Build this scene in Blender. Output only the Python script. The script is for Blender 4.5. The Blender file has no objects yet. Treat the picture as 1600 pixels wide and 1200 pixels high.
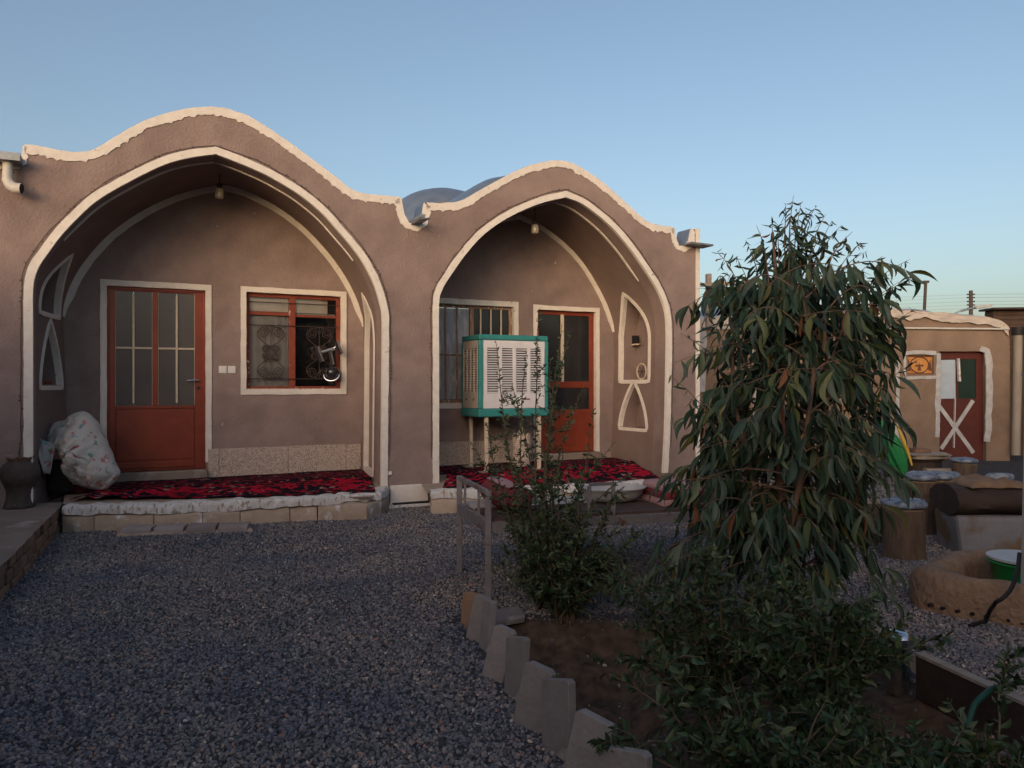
import bpy, bmesh, math, random
import numpy as np
from mathutils import Vector, Matrix, noise
R = math.radians
random.seed(7)
S = bpy.context.scene
COL = S.collection

# ------------------------------------------------------------------ camera
CAMZ = 1.45
FPX = 1200.0                       # focal length in photograph pixels (1600 wide)
cam = bpy.data.cameras.new('camera')
cam.sensor_width = 36.0
cam.lens = 36.0 * FPX / 1600.0
cam.clip_start = 0.05
cam.clip_end = 3000
camo = bpy.data.objects.new('camera', cam)
camo.location = (0, 0, CAMZ)
camo.rotation_euler = (R(90), 0, 0)
COL.objects.link(camo)
S.camera = camo
S.render.resolution_x = 1024
S.render.resolution_y = 768

# ------------------------------------------------------------------ sky, afterglow, exposure
SUN_AZ = 197.0      # compass-style direction the glow comes from, 0 = +Y, clockwise
SUN_EL = 10.0
w = bpy.data.worlds.new('World')
S.world = w
w.use_nodes = True
nt = w.node_tree
bg = nt.nodes['Background']
sky = nt.nodes.new('ShaderNodeTexSky')
sky.sky_type = 'NISHITA'
sky.sun_disc = False
sky.sun_elevation = R(SUN_EL)
sky.sun_rotation = R(SUN_AZ)
sky.air_density = 1.0
sky.dust_density = 8.0
sky.ozone_density = 1.0
sky.altitude = 900
nt.links.new(sky.outputs[0], bg.inputs[0])
bg.inputs[1].default_value = 0.12
sl = bpy.data.lights.new('sun', 'SUN')
sl.energy = 0.52
sl.angle = R(50)
sl.color = (1.0, 0.69, 0.68)
so = bpy.data.objects.new('sun', sl)
COL.objects.link(so)
az = R(SUN_AZ)
sd = Vector((math.sin(az) * math.cos(R(12)), math.cos(az) * math.cos(R(12)), math.sin(R(12))))
so.rotation_euler = sd.to_track_quat('Z', 'Y').to_euler()
so.location = (0, -5, 8)
S.view_settings.view_transform = 'Standard'
S.view_settings.look = 'None'
S.view_settings.gamma = 1
S.view_settings.use_curve_mapping = False
S.view_settings.exposure = 0.9

# ------------------------------------------------------------------ pixel helpers
def rayd(px, py):
    return Vector(((px - 800) / FPX, 1.0, (600 - py) / FPX))
def at_depth(px, py, D):
    r = rayd(px, py)
    return Vector((r.x * D, D, CAMZ + r.z * D))
def ground(px, py, z=0.0):
    D = (CAMZ - z) * FPX / (py - 600)
    return at_depth(px, py, D)
A = R(26)
D0 = 7.45
F0 = Vector(((38 - 800) / FPX * D0, D0, 0))
dS = Vector((math.cos(A), math.sin(A), 0))
dT = Vector((-math.sin(A), math.cos(A), 0))
CS, CT = (-F0).dot(dS), (-F0).dot(dT)
def H(px, py, t=0.0):
    """photo pixel -> (s, z) on the plane t metres behind the house front"""
    r = rayd(px, py)
    k = (t - CT) / r.dot(dT)
    return (CS + k * r.dot(dS), CAMZ + k * r.z)
def HW(s, t, z):
    return F0 + dS * s + dT * t + Vector((0, 0, z))
def toH(p):
    q = Vector((p[0], p[1], 0)) - F0
    return (q.dot(dS), q.dot(dT))

# ------------------------------------------------------------------ materials
def new_mat(name):
    m = bpy.data.materials.new(name)
    m.use_nodes = True
    n = m.node_tree.nodes
    return m, n, m.node_tree.links, n['Principled BSDF']
def L3(c):
    return (c[0], c[1], c[2], 1)
def pmat(name, c1, c2=None, scale=6, rough=0.85, bump=0.0, bscale=60, detail=6, metal=0, spec=0.3,
         c3=None, c3scale=25, c3lo=0.66, c3hi=0.7, big=None, rnd=0.0, stretch=None, bdist=0.01):
    m, n, l, b = new_mat(name)
    tc = n.new('ShaderNodeTexCoord')
    co = tc.outputs['Object']
    if stretch:
        mp = n.new('ShaderNodeMapping'); mp.inputs['Scale'].default_value = stretch
        l.new(co, mp.inputs[0]); co = mp.outputs[0]
    b.inputs['Roughness'].default_value = rough
    b.inputs['Metallic'].default_value = metal
    b.inputs['Specular IOR Level'].default_value = spec
    col = None
    if c2:
        nz = n.new('ShaderNodeTexNoise'); nz.inputs['Scale'].default_value = scale
        nz.inputs['Detail'].default_value = detail; nz.inputs['Roughness'].default_value = 0.62
        l.new(co, nz.inputs['Vector'])
        rp = n.new('ShaderNodeMapRange'); rp.inputs[1].default_value = 0.3; rp.inputs[2].default_value = 0.7
        l.new(nz.outputs[0], rp.inputs[0])
        mx = n.new('ShaderNodeMix'); mx.data_type = 'RGBA'
        mx.inputs[6].default_value = L3(c1); mx.inputs[7].default_value = L3(c2)
        l.new(rp.outputs[0], mx.inputs[0]); col = mx.outputs[2]
    else:
        rg = n.new('ShaderNodeRGB'); rg.outputs[0].default_value = L3(c1); col = rg.outputs[0]
    if big:
        nz = n.new('ShaderNodeTexNoise'); nz.inputs['Scale'].default_value = big[0]; nz.inputs['Detail'].default_value = 4
        l.new(co, nz.inputs['Vector'])
        rp = n.new('ShaderNodeMapRange'); rp.inputs[1].default_value = 0.38; rp.inputs[2].default_value = 0.68
        rp.inputs[3].default_value = 1.0; rp.inputs[4].default_value = big[1]
        l.new(nz.outputs[0], rp.inputs[0])
        mx = n.new('ShaderNodeMix'); mx.data_type = 'RGBA'; mx.blend_type = 'MULTIPLY'; mx.inputs[0].default_value = 1
        l.new(col, mx.inputs[6]); l.new(rp.outputs[0], mx.inputs[7]); col = mx.outputs[2]
    if c3:
        nz = n.new('ShaderNodeTexNoise'); nz.inputs['Scale'].default_value = c3scale; nz.inputs['Detail'].default_value = 5
        l.new(co, nz.inputs['Vector'])
        rp = n.new('ShaderNodeMapRange'); rp.inputs[1].default_value = c3lo; rp.inputs[2].default_value = c3hi
        l.new(nz.outputs[0], rp.inputs[0])
        mx = n.new('ShaderNodeMix'); mx.data_type = 'RGBA'
        l.new(rp.outputs[0], mx.inputs[0]); l.new(col, mx.inputs[6]); mx.inputs[7].default_value = L3(c3); col = mx.outputs[2]
    if rnd:
        oi = n.new('ShaderNodeObjectInfo')
        rp = n.new('ShaderNodeMapRange'); rp.inputs[3].default_value = 1 - rnd; rp.inputs[4].default_value = 1 + rnd
        l.new(oi.outputs['Random'], rp.inputs[0])
        mx = n.new('ShaderNodeMix'); mx.data_type = 'RGBA'; mx.blend_type = 'MULTIPLY'; mx.inputs[0].default_value = 1
        l.new(col, mx.inputs[6]); l.new(rp.outputs[0], mx.inputs[7]); col = mx.outputs[2]
    l.new(col, b.inputs['Base Color'])
    if bump:
        nz = n.new('ShaderNodeTexNoise'); nz.inputs['Scale'].default_value = bscale; nz.inputs['Detail'].default_value = 5
        l.new(co, nz.inputs['Vector'])
        bp = n.new('ShaderNodeBump'); bp.inputs['Strength'].default_value = bump; bp.inputs['Distance'].default_value = bdist
        l.new(nz.outputs[0], bp.inputs['Height']); l.new(bp.outputs[0], b.inputs['Normal'])
    return m

M = {}
M['plaster'] = pmat('mud_plaster', (.315, .236, .219), (.245, .179, .167), 4.5, .95, .7, 38, 9, big=(1.1, .74),
                    c3=(.5, .44, .39), c3scale=9, c3lo=.74, c3hi=.76, bdist=.016)
M['vaultmud'] = pmat('dark_vault_plaster', (.225, .163, .146), (.18, .128, .115), 3.2, .95, .55, 55, 9, bdist=.012)  # one even tone for vault and side walls, darker than the front plaster
M['white'] = pmat('white_limewash', (.74, .69, .64), (.62, .57, .53), 9, .85, .35, 40, 6,
                  c3=(.36, .28, .24), c3scale=22, c3lo=.68, c3hi=.74)
M['whitedirt'] = pmat('worn_white_paint', (.66, .65, .65), (.5, .47, .44), 14, .9, .6, 60, 7,
                      c3=(.3, .22, .17), c3scale=34, c3lo=.54, c3hi=.66, stretch=(1, 1, .45))
M['redpaint'] = pmat('red_brown_door_paint', (.27, .05, .022), (.21, .036, .017), 5, .42, .12, 30, 6, spec=.45, big=(2.2, .75))
M['redworn'] = pmat('worn_red_window_paint', (.26, .055, .03), (.17, .04, .025), 8, .6, .3, 40, 6,
                    c3=(.55, .4, .33), c3scale=14, c3lo=.64, c3hi=.68)
M['cream'] = pmat('cream_paint', (.62, .52, .40), (.5, .42, .33), 20, .6, .1, 60)
M['woodworn'] = pmat('sunbleached_wood', (.34, .22, .15), (.22, .12, .085), 8, .8, .4, 40, 6, c3=(.5, .42, .36), c3scale=9, c3lo=.55, c3hi=.65, stretch=(3, 3, .6))
M['terrazzo'] = pmat('terrazzo_dado', (.56, .48, .43), (.40, .31, .26), 22, .6, .1, 60, 5, c3=(.13, .075, .05), c3scale=78, c3lo=.55, c3hi=.61)
M['foil'] = pmat('roofing_foil', (.20, .25, .33), (.14, .18, .25), 4, .42, .5, 9, 5, metal=.35, spec=.5, bdist=.03)
M['metal'] = pmat('galvanised_metal', (.32, .34, .37), (.22, .23, .25), 12, .45, .2, 30, metal=.6)
M['pvc'] = pmat('pvc_pipe', (.55, .53, .5), (.42, .40, .38), 10, .5)
M['black'] = pmat('black_rubber', (.012, .012, .014), None, rough=.6)
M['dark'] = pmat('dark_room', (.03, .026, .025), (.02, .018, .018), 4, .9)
M['frost'] = pmat('frosted_pane', (.115, .10, .095), (.085, .078, .078), 2.5, .22, .15, 120, spec=.5, bdist=.002)
M['darkglass'] = pmat('dark_pane', (.018, .019, .023), (.026, .027, .03), 3, .12, spec=.5)
M['smear'] = pmat('whitewashed_pane', (.36, .38, .43), (.24, .26, .31), 7, .5, .1, 30, 8, stretch=(3, 3, .7), c3=(.5, .48, .47), c3scale=6, c3lo=.5, c3hi=.66)
M['blind'] = pmat('beige_blind', (.66, .54, .45), (.58, .47, .39), 5, .8)
M['greyblind'] = pmat('grey_curtain', (.42, .37, .34), (.34, .30, .28), 6, .85, .3, 20)
M['iron'] = pmat('wrought_iron', (.035, .026, .024), (.06, .034, .028), 20, .55, spec=.4)
M['chrome'] = pmat('chrome', (.7, .7, .72), None, rough=.12, metal=1)
M['switch'] = pmat('white_plastic', (.72, .7, .68), None, rough=.35)
M['glassbulb'] = pmat('bulb_glass', (.40, .33, .25), (.32, .26, .2), 20, .15, spec=.6)
M['teal'] = pmat('teal_paint', (.045, .26, .25), (.03, .19, .19), 7, .5, .15, 30, 6, c3=(.27, .12, .06), c3scale=10, c3lo=.66, c3hi=.69)
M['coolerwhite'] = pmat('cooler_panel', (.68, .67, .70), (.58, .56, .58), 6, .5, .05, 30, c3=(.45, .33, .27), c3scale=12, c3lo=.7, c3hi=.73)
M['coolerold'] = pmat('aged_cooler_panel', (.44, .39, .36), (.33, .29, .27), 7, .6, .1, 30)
M['coolerin'] = pmat('cooler_pad', (.10, .06, .055), (.07, .045, .04), 30, .9, .5, 60)
M['clay'] = pmat('dark_clay', (.095, .07, .06), (.045, .035, .032), 9, .7, .9, 22, 6, c3=(.2, .12, .07), c3scale=6, c3lo=.64, c3hi=.7)
M['clayrim'] = pmat('clay_rim', (.2, .12, .08), (.13, .08, .06), 12, .85, .5, 30)
M['concrete'] = pmat('terrace_screed', (.30, .235, .20), (.24, .185, .155), 4, .95, .5, 40, 7, big=(1.2, .75), c3=(.4, .33, .29), c3scale=3, c3lo=.6, c3hi=.72)
M['brick'] = pmat('mud_brick', (.24, .145, .10), (.17, .10, .07), 10, .95, .8, 30, 7, rnd=.22)
M['block'] = pmat('porch_edge_block', (.42, .335, .265), (.33, .25, .19), 7, .9, .7, 35, 7, rnd=.15, c3=(.60, .59, .60), c3scale=6, c3lo=.6, c3hi=.7)
M['stepbrick'] = pmat('step_brick', (.30, .255, .245), (.22, .185, .18), 6, .9, .5, 35, rnd=.2)
M['mortar'] = pmat('mortar', (.40, .31, .24), (.30, .22, .17), 8, .95, .9, 30)
M['slab'] = pmat('stone_slab', (.235, .212, .203), (.17, .152, .146), 9, .85, .45, 45, 7, rnd=.12, c3=(.42, .39, .37), c3scale=5, c3lo=.6, c3hi=.72)
M['slabbrown'] = pmat('clay_slab', (.30, .18, .11), (.21, .12, .08), 9, .9, .5, 40)
M['steel'] = pmat('grey_tube_steel', (.20, .19, .20), (.13, .12, .13), 14, .5, .1, 40, spec=.4, c3=(.13, .06, .04), c3scale=9, c3lo=.6, c3hi=.66)
M['deck'] = pmat('bed_deck_board', (.45, .42, .40), (.33, .30, .28), 6, .8, .3, 20)
M['rustboard'] = pmat('dark_deck_board', (.10, .06, .05), (.06, .04, .035), 8, .85, .4, 30)
M['maroon'] = pmat('maroon_bolster', (.20, .028, .04), (.14, .022, .03), 9, .85, .4, 25)
M['pink'] = pmat('pink_cotton', (.40, .24, .25), (.33, .19, .2), 7, .9, .4, 20)
M['tub'] = pmat('white_enamel', (.44, .43, .44), (.34, .34, .35), 7, .4)
M['bark'] = pmat('log_bark', (.13, .09, .065), (.07, .05, .038), 9, .95, .9, 25, 7, stretch=(2.5, 2.5, .5), bdist=.03)
M['logend'] = pmat('log_end', (.3, .21, .14), (.2, .135, .09), 16, .9, .4, 40)
M['bluecloth'] = pmat('blue_white_cushion', (.30, .34, .41), (.045, .075, .13), 13, .9, .5, 25, 3)
M['timber'] = pmat('grey_timber', (.33, .28, .24), (.22, .18, .15), 9, .85, .5, 30, 6, stretch=(.5, 3, 3))
M['darkwood'] = pmat('dark_timber', (.05, .032, .026), (.03, .02, .018), 8, .8, .6, 25)
M['sack'] = pmat('brown_sacking', (.22, .15, .10), (.15, .10, .07), 9, .95, .8, 25)
M['whitewash'] = pmat('whitewashed_block', (.19, .2, .225), (.135, .135, .15), 5, .9, .5, 30, 6, c3=(.13, .085, .05), c3scale=3, c3lo=.52, c3hi=.62)
M['basin'] = pmat('basin_mud_render', (.25, .17, .12), (.175, .115, .08), 7, .95, 1.0, 22, 8, bdist=.03)
M['greenplastic'] = pmat('green_plastic', (.01, .20, .05), None, rough=.35, spec=.5)
M['greencloth'] = pmat('green_cloth', (.015, .19, .06), (.012, .14, .045), 8, .7)
M['yellowcloth'] = pmat('yellow_cloth', (.5, .33, .05), None, rough=.7)
M['hose'] = pmat('green_hose', (.015, .06, .045), None, rough=.45)
M['mudwall'] = pmat('outhouse_mud_wall', (.25, .178, .135), (.18, .125, .095), 2.6, .95, .7, 22, 8, big=(.7, .75))
M['roughwhite'] = pmat('rough_white_border', (.44, .44, .46), (.30, .29, .29), 8, .9, .6, 30)
M['membrane'] = pmat('torn_roof_membrane', (.55, .48, .43), (.36, .32, .30), 3, .6, .6, 9, 6, bdist=.04)
M['outred'] = pmat('outhouse_red_paint', (.09, .018, .014), (.06, .014, .011), 6, .6, .2, 30)
M['bluepane'] = pmat('pale_blue_sheet', (.36, .43, .52), (.30, .36, .45), 6, .6)
M['greenpane'] = pmat('green_dark_pane', (.006, .018, .014), (.01, .026, .02), 4, .4)
M['orange'] = pmat('amber_panel', (.52, .25, .07), (.42, .18, .05), 9, .6)
M['ornament'] = pmat('brown_ornament', (.12, .05, .03), None, rough=.7)
M['agedpipe'] = pmat('aged_beige_pipe', (.30, .26, .22), (.21, .18, .15), 5, .7, .3, 20, stretch=(1, 1, .4))
M['brownwall'] = pmat('brown_brick_wall', (.085, .055, .042), (.055, .038, .03), 5, .95, .8, 25)
M['pole'] = pmat('pole_wood', (.09, .07, .06), (.06, .05, .045), 8, .9)
M['twig'] = pmat('shrub_twig', (.13, .10, .065), (.08, .062, .045), 12, .85)
M['trunk'] = pmat('eucalyptus_bark', (.16, .10, .075), (.10, .07, .055), 9, .85, .5, 30)

# ------------------------------------------------------------------ mesh building
class MB:
    def __init__(self):
        self.v = []; self.f = []; self.uv = None; self.attr = None
    def add(self, vs, fs):
        o = len(self.v)
        self.v += [tuple(p) for p in vs]
        self.f += [tuple(i + o for i in q) for q in fs]
        return self
    def box(self, a, b, jit=0.0):
        x0, y0, z0 = a; x1, y1, z1 = b
        vs = [(x0, y0, z0), (x1, y0, z0), (x1, y1, z0), (x0, y1, z0), (x0, y0, z1), (x1, y0, z1), (x1, y1, z1), (x0, y1, z1)]
        if jit:
            vs = [tuple(c + random.uniform(-jit, jit) for c in p) for p in vs]
        return self.add(vs, [(0, 3, 2, 1), (4, 5, 6, 7), (0, 1, 5, 4), (1, 2, 6, 5), (2, 3, 7, 6), (3, 0, 4, 7)])
    def obox(self, c, ax, ay, az_):
        """oriented box: centre and three half-axis vectors"""
        c = Vector(c); vs = []
        for k in (-1, 1):
            for (i, j) in ((-1, -1), (1, -1), (1, 1), (-1, 1)):
                vs.append(c + ax * i + ay * j + az_ * k)
        return self.add(vs, [(0, 3, 2, 1), (4, 5, 6, 7), (0, 1, 5, 4), (1, 2, 6, 5), (2, 3, 7, 6), (3, 0, 4, 7)])
    def bar(self, p, q, w, h=None):
        p = Vector(p); q = Vector(q); d = (q - p)
        h = h or w
        up = Vector((0, 0, 1)) if abs(d.normalized().z) < .95 else Vector((0, 1, 0))
        sx = d.cross(up).normalized() * w / 2
        sz = sx.cross(d).normalized() * h / 2
        return self.obox((p + q) / 2, d / 2, sx, sz)
    def tube(self, pts, r, n=8, cap=True, closed=False):
        pts = [Vector(p) for p in pts]
        m = len(pts); vs = []; fs = []
        prev = None
        for i, p in enumerate(pts):
            if closed:
                d = pts[(i + 1) % m] - pts[i - 1]
            else:
                d = pts[min(i + 1, m - 1)] - pts[max(i - 1, 0)]
            if d.length < 1e-9: d = Vector((0, 0, 1))
            d.normalize()
            if prev is None:
                u = d.orthogonal().normalized()
            else:
                u = (prev - d * prev.dot(d))
                u = u.normalized() if u.length > 1e-6 else d.orthogonal().normalized()
            prev = u; v_ = d.cross(u)
            rr = r[i] if isinstance(r, (list, tuple)) else r
            for k in range(n):
                a = 2 * math.pi * k / n
                vs.append(p + (u * math.cos(a) + v_ * math.sin(a)) * rr)
        for i in range(m if closed else m - 1):
            j = (i + 1) % m
            for k in range(n):
                fs.append((i * n + k, i * n + (k + 1) % n, j * n + (k + 1) % n, j * n + k))
        if cap and not closed:
            fs.append(tuple(range(n))[::-1]); fs.append(tuple((m - 1) * n + k for k in range(n)))
        return self.add(vs, fs)
    def lathe(self, prof, c=(0, 0, 0), n=32, wob=0.0):
        vs = []; fs = []
        for i, (r, z) in enumerate(prof):
            for k in range(n):
                a = 2 * math.pi * k / n
                rr = r * (1 + wob * noise.noise(Vector((math.cos(a) * 1.7, math.sin(a) * 1.7, z * 5))))
                vs.append((c[0] + rr * math.cos(a), c[1] + rr * math.sin(a), c[2] + z))
        for i in range(len(prof) - 1):
            for k in range(n):
                fs.append((i * n + k, i * n + (k + 1) % n, (i + 1) * n + (k + 1) % n, (i + 1) * n + k))
        fs.append(tuple(range(n))[::-1]); fs.append(tuple((len(prof) - 1) * n + k for k in range(n)))
        return self.add(vs, fs)
    def ribbon(self, outer, inner, tf, tb, closed=False):
        """band between two (s,z) polylines, front at t=tf, back at t=tb"""
        m = len(outer); vs = []; fs = []
        for o, i in zip(outer, inner):
            vs += [(o[0], tf, o[1]), (i[0], tf, i[1]), (i[0], tb, i[1]), (o[0], tb, o[1])]
        for a in range(m if closed else m - 1):
            b = (a + 1) % m
            for k in range(4):
                k2 = (k + 1) % 4
                fs.append((a * 4 + k, a * 4 + k2, b * 4 + k2, b * 4 + k))
        if not closed:
            fs.append((0, 1, 2, 3)); e = (m - 1) * 4; fs.append((e + 3, e + 2, e + 1, e))
        return self.add(vs, fs)
    def grid(self, nu, nv, fn, skip=None):
        o = len(self.v)
        for j in range(nv + 1):
            for i in range(nu + 1):
                self.v.append(tuple(fn(i / nu, j / nv)))
        for j in range(nv):
            for i in range(nu):
                if skip and skip((i + .5) / nu, (j + .5) / nv): continue
                q = o + j * (nu + 1) + i
                self.f.append((q, q + 1, q + nu + 2, q + nu + 1))
        return self
    def build(self, name, mat, parent=None, smooth=0, bevel=0, recalc=True, world=False, **props):
        vs = self.v
        if world and parent is not None:
            off = parent.location
            vs = [(p[0] - off[0], p[1] - off[1], p[2] - off[2]) for p in vs]
        me = bpy.data.meshes.new(name)
        me.from_pydata(vs, [], self.f)
        if recalc:
            bm = bmesh.new(); bm.from_mesh(me)
            bmesh.ops.recalc_face_normals(bm, faces=bm.faces)
            bm.to_mesh(me); bm.free()
        if smooth:
            me.polygons.foreach_set('use_smooth', [True] * len(me.polygons))
            if smooth < 180:
                me.set_sharp_from_angle(angle=R(smooth))
        me.materials.append(M[mat] if isinstance(mat, str) else mat)
        o = bpy.data.objects.new(name, me)
        COL.objects.link(o)
        o.parent = parent
        if bevel:
            md = o.modifiers.new('bevel', 'BEVEL'); md.width = bevel; md.segments = 2; md.limit_method = 'ANGLE'
        for k, v in props.items(): o[k] = v
        return o

def thing(name, label, cat, loc=(0, 0, 0), rz=0.0, group=None):
    o = bpy.data.objects.new(name, None)
    o.empty_display_size = .1
    COL.objects.link(o)
    o.location = loc; o.rotation_euler = (0, 0, rz)
    o['label'] = label; o['category'] = cat
    if group: o['group'] = group
    return o
def copy_tree(o, parent=None):
    c = o.copy(); COL.objects.link(c); c.parent = parent
    for ch in list(o.children): copy_tree(ch, c)
    return c

def resample(pts, step):
    out = [pts[0]]
    for a, b in zip(pts[:-1], pts[1:]):
        L = math.dist(a, b); n = max(1, int(round(L / step)))
        for i in range(1, n + 1):
            out.append(tuple(a[k] + (b[k] - a[k]) * i / n for k in range(len(a))))
    return out
def catmull(pts, step, sharp=()):
    """smooth curve through pts; indices in sharp keep their corner"""
    out = [tuple(pts[0])]
    n = len(pts)
    for i in range(n - 1):
        p1, p2 = pts[i], pts[i + 1]
        p0 = pts[i - 1] if i > 0 and i not in sharp else tuple(2 * p1[k] - p2[k] for k in range(2))
        p3 = pts[i + 2] if i + 2 < n and (i + 1) not in sharp else tuple(2 * p2[k] - p1[k] for k in range(2))
        m = max(2, int(math.dist(p1, p2) / step))
        for j in range(1, m + 1):
            u = j / m
            out.append(tuple(.5 * (2 * p1[k] + (-p0[k] + p2[k]) * u + (2 * p0[k] - 5 * p1[k] + 4 * p2[k] - p3[k]) * u * u
                             + (-p0[k] + 3 * p1[k] - 3 * p2[k] + p3[k]) * u ** 3) for k in range(2)))
    return out
def offset(pts, d):
    out = []
    n = len(pts)
    for i, p in enumerate(pts):
        a = Vector(pts[max(i - 1, 0)]); b = Vector(pts[min(i + 1, n - 1)])
        t = (b - a); t = t.normalized() if t.length > 1e-9 else Vector((1, 0))
        nn = Vector((-t.y, t.x))
        dd = d(i, p) if callable(d) else d
        out.append((p[0] + nn.x * dd, p[1] + nn.y * dd))
    return out
def nz1(x, y=0., z=0.):
    return noise.noise(Vector((x, y, z)))

# ------------------------------------------------------------------ ground
FL0, FLK = 0.25, 0.05                   # porch floor height at the front line and slope per metre inwards
def floor_z(t): return FL0 + FLK * t
BED = [(-.33, 4.72), (-.02, 3.9), (.18, 3.1), (.5, 2.2), (1.0, 1.7), (2.2, 1.9), (2.05, 3.0), (1.95, 3.6), (2.05, 4.4), (1.5, 4.75), (.4, 4.75)]
def poly_sd(x, y, P):
    """signed distance to polygon, positive inside"""
    ins = False; d = 1e9
    for i in range(len(P)):
        ax, ay = P[i]; bx, by = P[(i + 1) % len(P)]
        vx, vy = bx - ax, by - ay
        u = max(0, min(1, ((x - ax) * vx + (y - ay) * vy) / (vx * vx + vy * vy)))
        d = min(d, math.hypot(x - ax - u * vx, y - ay - u * vy))
        if (ay > y) != (by > y) and x < (bx - ax) * (y - ay) / (by - ay) + ax: ins = not ins
    return d if ins else -d
def sstep(a, b, x):
    u = max(0, min(1, (x - a) / (b - a))); return u * u * (3 - 2 * u)
def ground_h(x, y):
    near = abs(x) < 9 and 1 < y < 16
    z = 0.0
    if near:
        z += .018 * nz1(x * .6, y * .6) + .007 * nz1(x * 2.3, y * 2.3, 4)
        s = poly_sd(x, y, BED) if (-1 < x < 3 and 1 < y < 5.5) else -1
        if s > -.1:
            pit = math.exp(-(((x - .55) / .55) ** 2 + ((y - 4.0) / .55) ** 2))
            z -= sstep(-.02, .16, s + .05 * nz1(x * 5, y * 5, 6)) * (.09 + .27 * pit) * (1 + .35 * nz1(x * 4, y * 4, 2))
            z += sstep(0, .1, s) * (.045 * nz1(x * 7, y * 7, 9) + .022 * nz1(x * 17, y * 17, 5))
    return z
def make_ground():
    def axis(lo, hi, f0, f1, fine, far):
        a = list(np.arange(f0, f1 + 1e-6, fine))
        k = [f0 - q for q in (1, 3, 8, 20, 60, 200, 600, 1500) if f0 - q > lo] + [lo]
        m = [f1 + q for q in (1, 3, 8, 20, 60, 200, 600, 1500) if f1 + q < hi] + [hi]
        return k[::-1] + a + m
    xs = axis(-2000, 2000, -5, 6, .05, 0); ys = axis(-2000, 2000, 1.2, 10, .05, 0)
    vs = [(x, y, ground_h(x, y)) for y in ys for x in xs]
    nx = len(xs)
    fs = [(j * nx + i, j * nx + i + 1, (j + 1) * nx + i + 1, (j + 1) * nx + i) for j in range(len(ys) - 1) for i in range(nx - 1)]
    me = bpy.data.meshes.new('ground'); me.from_pydata(vs, [], fs)
    me.polygons.foreach_set('use_smooth', [True] * len(fs))
    at = me.attributes.new('soil', 'FLOAT', 'POINT')
    at.data.foreach_set('value', [sstep(-.03, .06, poly_sd(x, y, BED) + .03 * nz1(x * 6, y * 6)) if (-1 < x < 3 and 1 < y < 5.5) else
                                  0.0 for (x, y, z) in vs])
    m, n, l, b = new_mat('gravel_ground')
    tc = n.new('ShaderNodeTexCoord')
    vo = n.new('ShaderNodeTexVoronoi'); vo.inputs['Scale'].default_value = 58; vo.inputs['Randomness'].default_value = 1
    l.new(tc.outputs['Object'], vo.inputs['Vector'])
    sep = n.new('ShaderNodeSeparateColor'); l.new(vo.outputs['Color'], sep.inputs[0])
    rp = n.new('ShaderNodeValToRGB'); e = rp.color_ramp.elements
    e[0].position = 0; e[0].color = (0.024, 0.026, 0.032, 1); e[1].position = 1; e[1].color = (0.119, 0.112, 0.108, 1)
    for p, c in ((.45, (0.045, 0.047, 0.056)), (.8, (0.063, 0.063, 0.070)), (.93, (0.080, 0.066, 0.059))):
        k = e.new(p); k.color = L3(c)
    l.new(sep.outputs[0], rp.inputs[0])
    so_ = n.new('ShaderNodeTexNoise'); so_.inputs['Scale'].default_value = 14; so_.inputs['Detail'].default_value = 9
    l.new(tc.outputs['Object'], so_.inputs['Vector'])
    sr = n.new('ShaderNodeValToRGB'); e = sr.color_ramp.elements
    e[0].position = .3; e[0].color = (.035, .025, .019, 1); e[1].position = .72; e[1].color = (.12, .078, .054, 1)
    l.new(so_.outputs[0], sr.inputs[0])
    at_ = n.new('ShaderNodeAttribute'); at_.attribute_name = 'soil'
    mx = n.new('ShaderNodeMix'); mx.data_type = 'RGBA'
    l.new(at_.outputs['Fac'], mx.inputs[0]); l.new(rp.outputs[0], mx.inputs[6]); l.new(sr.outputs[0], mx.inputs[7])
    l.new(mx.outputs[2], b.inputs['Base Color'])
    b.inputs['Roughness'].default_value = .9; b.inputs['Specular IOR Level'].default_value = .25
    mh = n.new('ShaderNodeMix'); mh.data_type = 'FLOAT'
    inv = n.new('ShaderNodeMath'); inv.operation = 'SUBTRACT'; inv.inputs[0].default_value = 1
    l.new(vo.outputs['Distance'], inv.inputs[1])
    l.new(at_.outputs['Fac'], mh.inputs[0]); l.new(inv.outputs[0], mh.inputs[2]); l.new(so_.outputs[0], mh.inputs[3])
    bp = n.new('ShaderNodeBump'); bp.inputs['Strength'].default_value = .9; bp.inputs['Distance'].default_value = .012
    l.new(mh.outputs[0], bp.inputs['Height']); l.new(bp.outputs[0], b.inputs['Normal'])
    me.materials.append(m)
    o = bpy.data.objects.new('ground', me); COL.objects.link(o)
    o['kind'] = 'structure'
    o['label'] = 'dark blue grey gravel yard with a sunken soil bed'
    return o
make_ground()

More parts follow.
